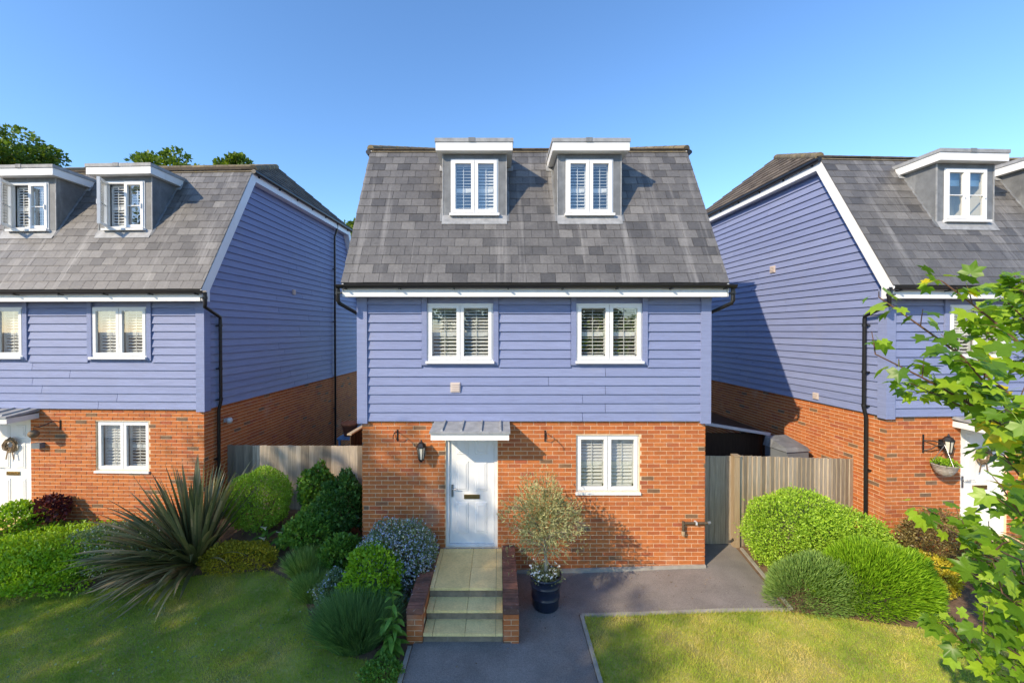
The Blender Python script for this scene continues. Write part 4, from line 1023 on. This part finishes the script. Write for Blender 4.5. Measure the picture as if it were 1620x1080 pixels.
for k in range(250):
    u = random.random()
    if u < .42:   el = R(random.uniform(48, 86)); az = random.uniform(0, 6.28); L = random.uniform(1.3, 1.95); dr = random.uniform(.0, .13)
    elif u < .68: el = R(random.uniform(22, 50)); az = R(random.uniform(150, 330)) if random.random() < .6 else R(random.uniform(165, 235)); L = random.uniform(1.35, 1.85); dr = random.uniform(.06, .24)
    else:         el = R(random.uniform(5, 28)); az = R(random.uniform(165, 295)); L = random.uniform(1.1, 1.7); dr = random.uniform(.08, .3)
    tn = random.choice([.25, .4, .5, .6, .75]) if u < .68 else random.choice([.5, .65, .8, .9, 1.0])
    flax_leaf(az, el, L, random.uniform(.048, .085), dr, tn).build('leaf', M['phormium'], ph)

# ------------------------------------------------------------------ olive tree in a pot
pt = empty('plant_pot', (.72, 6.48, ground(.72, 6.48) + .01), 0, 'dark navy ribbed pot holding the small olive tree', 'pot')
MB().lathe([(0, 0), (.195, 0), (.205, .02), (.212, .15), (.222, .16), (.222, .18), (.214, .19), (.225, .33), (.236, .34), (.236, .36), (.228, .37), (.236, .47), (.25, .475), (.25, .505), (.228, .505), (.222, .44)], n=40).build('pot_body', M['navy'], pt)
MB().lathe([(.225, .44), (.1, .46), (0, .465)], n=24).build('soil', M['compost'], pt)
ol = empty('olive_tree', (.72, 6.48, ground(.72, 6.48) + .47), 0, 'small ball headed olive tree growing in the navy pot', 'tree')
MB().tube([(0, 0, 0), (.012, .0, .2), (-.005, .01, .4), (.0, 0, .58)], [.032, .026, .024, .022], 10).build('trunk', M['olivebark'], ol)
br = MB(); tips = []
for k in range(26):
    d = rdir(1)[0]; d[2] = abs(d[2]) * 1.1 + .1; d /= np.linalg.norm(d); L = random.uniform(.4, .66)
    p0 = Vector((0, 0, random.uniform(.38, .58))); p1 = p0 + Vector(d) * L * .5 + Vector((0, 0, .05)); p2 = p0 + Vector(d) * L
    br.tube([p0, p1, p2], [.011, .008, .003], 5)
br.build('branches', M['olivebark'], ol)
Cn = np.array([0, 0, .93])
P, Nr, q = ell_pts(6800, (.53, .47, .54), .28, 6, -1.0, .36); ok = (P[:, 2] > -.46) & (rng.uniform(0, 1, len(P)) > .12); P, Nr = P[ok], Nr[ok]
foliage('foliage', P + Cn, Nr, .065, .24, M['olive'], ol, .7, .2)
dn = 260; Pd = np.stack([rng.normal(0, .32, dn), rng.normal(0, .25, dn), rng.uniform(.38, .55, dn)], 1)
foliage('hanging_shoots', Pd, np.tile([0, 0, -1.0], (dn, 1)), .06, .2, M['olive'], ol, .8, -.3)
wp = empty('underplanting', (.72, 6.48, ground(.72, 6.48) + .47), 0, 'low grey foliage with tiny white flowers round the olive trunk', 'plant')
P, Nr, q = ell_pts(1700, (.25, .25, .10), .2, 6, -.1, .3); foliage('foliage', P, Nr, .035, .5, M['olive'], wp)
a = rng.uniform(0, 6.28, 46); C = np.stack([.25 * np.cos(a) * rng.uniform(.5, 1.1, 46), .25 * np.sin(a) * rng.uniform(.5, 1.1, 46), rng.uniform(.06, .17, 46)], 1); A = rdir(46); A2 = rdir(46)
V1, F1 = leaf_arrays(C, A, .035, .03); V2, F2 = leaf_arrays(C, A2, .035, .03)
link('flowers', mesh_np('flowers', np.concatenate([V1, V2]), np.concatenate([F1, F2 + len(V1)]), np.full(92, .9), M['whiteflower']), wp, kind='stuff')

# ------------------------------------------------------------------ planting, right side
shrub('clipped_hedge', 5.28, 7.38, (.92, .62, .72), .66, 34000, .042, .5, M['hebe'], 'large clipped light green hedge in front of the right fence', amp=.06, low=-.95, tone=.62, lobes=[(.72, -.12, -.18, .86)])
rt, P, Nr = mound('rosemary_mound', 4.92, 6.46, (.74, .40, .56), .12, 14000, .10, .010, M['rosemary'], 'soft grey green needle leaved mound at the drive edge', low=-.2, tone=.5)
rt, P, Nr = mound('heather_mound', 5.85, 6.42, (.92, .56, .74), .16, 22000, .11, .013, M['lime'], 'bright green feathery mound between hedge and right lawn', low=-.15, tone=.45)
shrub('yellow_shrub', 7.0, 6.75, (.42, .32, .35), .18, 3200, .05, .5, M['gold'], 'low golden yellow shrub beside the feathery mound', amp=.12, tone=.7, low=-.3)
shrub('bronze_shrub', 7.55, 7.12, (.68, .42, .5), .55, 9000, .045, .45, M['bronze'], 'rounded bronze green shrub against the right house front', amp=.10, low=-.9)
shrub('leafy_shrub', 6.4, 7.15, (.5, .35, .4), .3, 5200, .05, .5, M['hebe'], 'small light green shrub in front of the right downpipe', amp=.1, low=-.6)
bpv = Vector(bp); rt = empty('basket_plants', bpv, 0, 'small green and yellow plants growing in the wicker basket', 'plant')
P, Nr, q = ell_pts(420, (.16, .16, .09), .2, 6, -.1, .3); foliage('foliage', P, Nr, .045, .5, M['lime'], rt)

# ------------------------------------------------------------------ trees beyond the houses and along the street
def tree(name, x, y, h, crown, cz, n, size, label, group=None, seed=0, gaps=.5, nclump=60):
    random.seed(seed); g = np.random.default_rng(seed + 1)
    root = empty(name, (x, y, ground(x, y)), 0, label, 'tree', group)
    r0 = h * .018 + .05
    MB().tube([(0, 0, -.1), (.05, .02, h * .25), (-.04, .05, h * .5), (.05, 0, h * .8)], [r0, r0 * .8, r0 * .6, r0 * .2], 10).build('trunk', M['bark'], root)
    Dr = g.normal(size=(nclump, 3)); Dr /= np.linalg.norm(Dr, axis=1, keepdims=True); q = g.uniform(.25, 1, nclump) ** .5
    cl = Dr * q[:, None] * np.array(crown) * .82 + np.array([0, 0, cz]); cr = min(crown) * g.uniform(.16, .36, nclump)
    lm = MB()
    for i in range(0, nclump, 2):
        z = max(h * .18, min(cl[i, 2] * .62, h * .72)); p0 = Vector((.02, .02, z)); p2 = Vector(cl[i]); p1 = p0.lerp(p2, .5) + Vector((0, 0, -.05 * h * .2))
        lm.tube([p0, p1, p2], [r0 * .3, r0 * .18, r0 * .05], 6)
    lm.build('limbs', M['bark'], root)
    k = g.integers(0, nclump, n); d = g.normal(size=(n, 3)); d /= np.linalg.norm(d, axis=1, keepdims=True)
    P = cl[k] + d * (cr[k] * g.uniform(.3, 1, n) ** .5)[:, None] * np.array([1.15, 1.15, .8])
    A = d + g.normal(0, .7, (n, 3)); l = size * g.uniform(.6, 1.3, n)
    V, Fq = leaf_arrays(P, A, l, l * .65)
    link('crown', mesh_np('crown', V, Fq, np.clip(g.normal(.5, .22, n) + .1 * d[:, 2], 0, 1), M['tree']), root, kind='stuff')
    return root
tree('garden_tree', -25.9, 22.0, 15.6, (2.4, 3.0, 4.2), 11.6, 16000, .22, 'green leafy tree rising behind the left house at the far left', 'trees behind the left house', 21)
tree('garden_tree', -19.6, 25.0, 15.2, (2.3, 2.6, 3.2), 12.3, 9000, .24, 'treetop showing over left house roof right of its dormers', 'trees behind the left house', 22, nclump=40)
tree('garden_tree', -15.9, 26.0, 15.4, (1.9, 2.2, 3.0), 13.1, 6000, .24, 'thin treetop just over the left house roof corner', 'trees behind the left house', 23, nclump=26)
tree('garden_tree', -8.9, 25.0, 11.2, (1.3, 1.3, 3.4), 8.3, 5000, .2, 'slim dark treetop in the gap left of the centre roof', 'trees behind the left house', 24, nclump=30)
# trees of the street, behind the camera: they shade the front gardens
ST_ = 'street trees shading the front gardens'
tree('street_tree', -18.9, -7.6, 16.2, (6.1, 4.2, 4.3), 11.2, 13500, .27, 'big street tree shading the left lawn and path', ST_, 31, nclump=95)
tree('street_tree', -12.6, -7.4, 12.6, (2.9, 2.6, 2.7), 9.7, 4200, .26, 'smaller street tree shading the path and right lawn edge', ST_, 35, nclump=45)
tree('street_tree', 7.5, -21, 10.5, (4.2, 3.6, 4.4), 6.0, 7000, .36, 'street tree across the road to the right', ST_, 33, nclump=60)
tree('street_tree', -2.5, -22.0, 11.0, (4.4, 3.6, 4.8), 6.0, 7000, .36, 'street tree straight across the road', ST_, 34, nclump=60)

# ------------------------------------------------------------------ young maple beside the camera
random.seed(77)
mp_ = empty('maple_tree', (3.55, 2.5, 0), 0, 'young maple with bright lobed leaves reaching in from the right edge', 'tree')
MO = Vector((3.55, 2.5, 0))
def maple_leaf(tone):
    a = []
    lob = [(-68, .2), (-52, .38), (-30, .38), (-12, .52), (6, .42), (20, .37), (38, .60), (54, .44), (66, .37), (80, .50), (90, .64)]
    lob = lob + [(180 - t, r) for t, r in lob[-2::-1]]
    pts = [(r * math.cos(R(t)), r * math.sin(R(t))) for t, r in lob]
    fold = random.uniform(.15, .45); dr = random.uniform(.2, .7)
    m = MB(); f3 = lambda x, y: (x, y + .3, fold * abs(x) - dr * (x * x + y * y) * .8)
    vs = [f3(0, -.05)] + [f3(x, y) for x, y in pts]; k = len(pts)
    m.add(vs, [(0, i, i + 1) for i in range(1, k)], tone, 0, True)
    m.add([(-.008, -.35, -.02), (.008, -.35, -.02), (.006, .25, .0), (-.006, .25, .0)], [(0, 1, 2, 3)], .6)
    return m
LV = []
for k in range(34):
    t = random.choice([.08, .2, .3, .4, .5, .6, .7, .8]) if k > 0 else .93
    LV.append(maple_leaf(t))
LM = [l.mesh('leaf', M['maple']) for l in LV]
wood = []; leaves_ = []
def limb(p0, p1, r0, sag=.1, ntw=11, dens=1.0, lsz=.1):
    p0, p1 = Vector(p0), Vector(p1); n = 9; d = p1 - p0; L = d.length
    bend = Vector((random.uniform(-.1, .1), random.uniform(-.1, .1), sag)) * L
    pts = [p0.lerp(p1, i / n) + bend * math.sin(math.pi * i / n) for i in range(n + 1)]
    wood.append(MB().tube([p - MO for p in pts], [r0 * (1 - .85 * i / n) + .0015 for i in range(n + 1)], 7))
    for k in range(ntw):
        t = .18 + .82 * k / (ntw - 1); i = min(n - 1, int(t * n)); q = pts[i].lerp(pts[i + 1], t * n - i); ax = (pts[i + 1] - pts[i]).normalized()
        sd = ax.cross(Vector((random.gauss(0, 1), random.gauss(0, 1), random.gauss(0, 1)))).normalized()
        tl = random.uniform(.06, .24) * (1.15 - .5 * t); e = q + (sd * .8 + ax * .7 + Vector((0, 0, .15))).normalized() * tl
        wood.append(MB().tube([q - MO, (q + e) / 2 - MO + Vector((0, 0, .01)), e - MO], [.0035, .0028, .0018], 5))
        for j in range(int(random.choice([3, 4, 5, 6, 8]) * dens + .5)):
            b = q.lerp(e, random.uniform(.35, 1)); o = (Vector((random.gauss(0, 1), random.gauss(0, 1), random.gauss(.1, .5)))).normalized()
            pet = b + o * random.uniform(.02, .06)
            leaves_.append((pet, o, lsz * random.uniform(.6, 1.5)))
def up_pt(z): return MO + Vector((.02 * z, .03 * math.sin(z), z))
MB().tube([up_pt(z) - MO for z in (0, .8, 1.6, 2.4, 3.2, 4.0, 4.7, 5.2)], [.055, .05, .045, .04, .033, .025, .015, .006], 12).build('trunk', M['bark'], mp_)
for (px, py, Yd, z0, r0, sg, nt, dn, ls) in (
    (1390, 470, 2.75, 3.35, .014, .00, 11, .7, .10), (1490, 445, 2.65, 3.45, .014, .02, 13, 1.1, .095), (1590, 475, 2.7, 3.4, .012, .02, 12, 1.2, .095),
    (1385, 560, 2.45, 3.15, .013, .03, 11, .75, .10), (1450, 610, 2.7, 3.0, .012, .07, 13, .9, .09), (1520, 560, 2.3, 3.2, .012, .05, 13, 1.2, .10),
    (1480, 805, 2.6, 2.4, .011, .04, 12, .7, .085), (1590, 720, 2.35, 2.7, .012, .04, 12, .9, .10), (1585, 650, 2.1, 2.9, .012, .04, 12, 1.2, .10),
    (1520, 850, 2.45, 2.2, .010, .05, 11, .9, .09), (1560, 920, 2.2, 2.0, .010, .05, 11, 1.0, .09), (1500, 985, 2.6, 1.6, .010, .05, 12, .9, .08),
    (1560, 1050, 2.4, 1.5, .010, .04, 12, 1.1, .08), (1610, 980, 2.3, 1.8, .010, .03, 12, 1.2, .09), (1600, 790, 2.0, 2.5, .010, .03, 12, 1.1, .10), (1580, 870, 1.75, 2.4, .010, .03, 10, .8, .10),
    (1600, 850, 2.0, 2.3, .010, .03, 11, 1.0, .09), (1590, 940, 2.0, 2.0, .010, .03, 11, 1.1, .09), (1560, 1000, 2.2, 1.7, .010, .03, 12, 1.1, .085), (1610, 1060, 2.2, 1.5, .010, .03, 12, 1.2, .085)):
    limb(up_pt(z0), pix(px, py, Yd), r0, sg, nt, dn, ls)
for k in range(14):          # the side of the crown outside the photograph
    z0 = random.uniform(2.0, 4.4); a = random.uniform(-1.5, 1.6); L = random.uniform(.7, 1.3)
    limb(up_pt(z0), up_pt(z0) + Vector((math.cos(a) * L, math.sin(a) * L, random.uniform(.2, .7))), .012, .05, 10, 1.0, .1)
for i, wb in enumerate(wood):
    pass
big = MB()
tw = MB()
for i, wb in enumerate(wood):
    if len(wb.v) > 40: wb.build('branch', M['twig'], mp_)
    else:
        o = len(tw.v); tw.v += wb.v; tw.f += [tuple(o + q for q in f) for f in wb.f]; tw.t += wb.t; tw.m += wb.m; tw.sm += wb.sm
tw.build('twigs', M['twig'], mp_, kind='stuff')
sc = []
for (p, o, s) in leaves_:
    u, v = proj(p); sc.append((s / max(.3, p.y)) ** 2 if (1330 < u < 1640 and 380 < v < 1100 and p.y > .5) else 0)
order = sorted(range(len(leaves_)), key=lambda i: -sc[i]); single = set(i for i in order[:300] if sc[i] > 0)
rest = MB()
for i, (p, o, s) in enumerate(leaves_):
    yv = (o + Vector((0, 0, -.55))).normalized(); nz = (Vector((0, 0, 1)) + Vector((random.gauss(0, .4), random.gauss(-.35, .4), 0))).normalized()
    xv = yv.cross(nz).normalized(); nz = xv.cross(yv)
    Rm = Matrix((xv, yv, nz)).transposed(); k = random.randrange(34)
    if k < 2 and random.random() < .0: k += 5
    if i in single:
        ob = link('leaf', LM[k], mp_, p - MO, Rm.to_euler()); ob.scale = (s, s, s)
    else:
        off = p - MO; vs = [off + Rm @ (Vector(v) * s) for v in LV[k].v]; b = len(rest.v)
        rest.v += [tuple(v) for v in vs]; rest.f += [tuple(b + q for q in f) for f in LV[k].f]; rest.t += LV[k].t; rest.m += LV[k].m; rest.sm += LV[k].sm
rest.build('remaining_leaves', M['maple'], mp_, kind='stuff')

# ------------------------------------------------------------------ loose litter: fallen leaves and grit on the drive, tufts along the kerbs
n = 150; X = rng.uniform(-1.1, 4.2, n); Y = np.where(X < 1.2, rng.uniform(4.6, 7.2, n), rng.uniform(6.3, 7.3, n))
ok = ~((X > -1.3) & (X < .3) & (Y > 5.65)); X, Y = X[ok], Y[ok]; n = len(X)
C = np.stack([X, Y, np.array([ground(a, b) for a, b in zip(X, Y)]) + .016], 1); A = rdir(n); A[:, 2] *= .1
V, Fq = leaf_arrays(C, A, rng.uniform(.012, .04, n), rng.uniform(.008, .022, n), .1)
tag(link('leaf_litter', mesh_np('leaf_litter', V, Fq, rng.uniform(0, 1, n), M['straw'])), 'scattered dry leaf litter on the dark drive', 'litter', kind='stuff')
L_ = []
for (xa, ya), (xb, yb), k in (((1.275, 4.3), (1.275, 6.19), 500), ((1.275, 6.185), (4.35, 6.185), 800), ((-1.26, 4.3), (-1.26, 5.25), 350)):
    t = rng.uniform(0, 1, k); L_.append(np.stack([xa + (xb - xa) * t + rng.normal(0, .02, k), ya + (yb - ya) * t + rng.normal(0, .02, k)], 1))
XY = np.concatenate(L_); n = len(XY); B = np.concatenate([XY, np.array([[ground(a, b)] for a, b in XY])], 1)
h = rng.uniform(.03, .085, n); a = rng.uniform(0, 6.28, n); sd = np.stack([np.cos(a), np.sin(a), 0 * a], 1) * .004; le = rng.normal(0, .5, (n, 2)) * h[:, None]
V = np.stack([B - sd, B + sd, B + np.stack([le[:, 0], le[:, 1], h], 1)], 1).reshape(-1, 3)
tag(link('edge_grass', mesh_np('edge_grass', V, np.arange(n * 3, dtype=np.int32).reshape(-1, 3), rng.uniform(.1, .9, n), M['grass'])), 'longer ragged grass along the lawn edges by the kerbs', 'grass', kind='stuff')
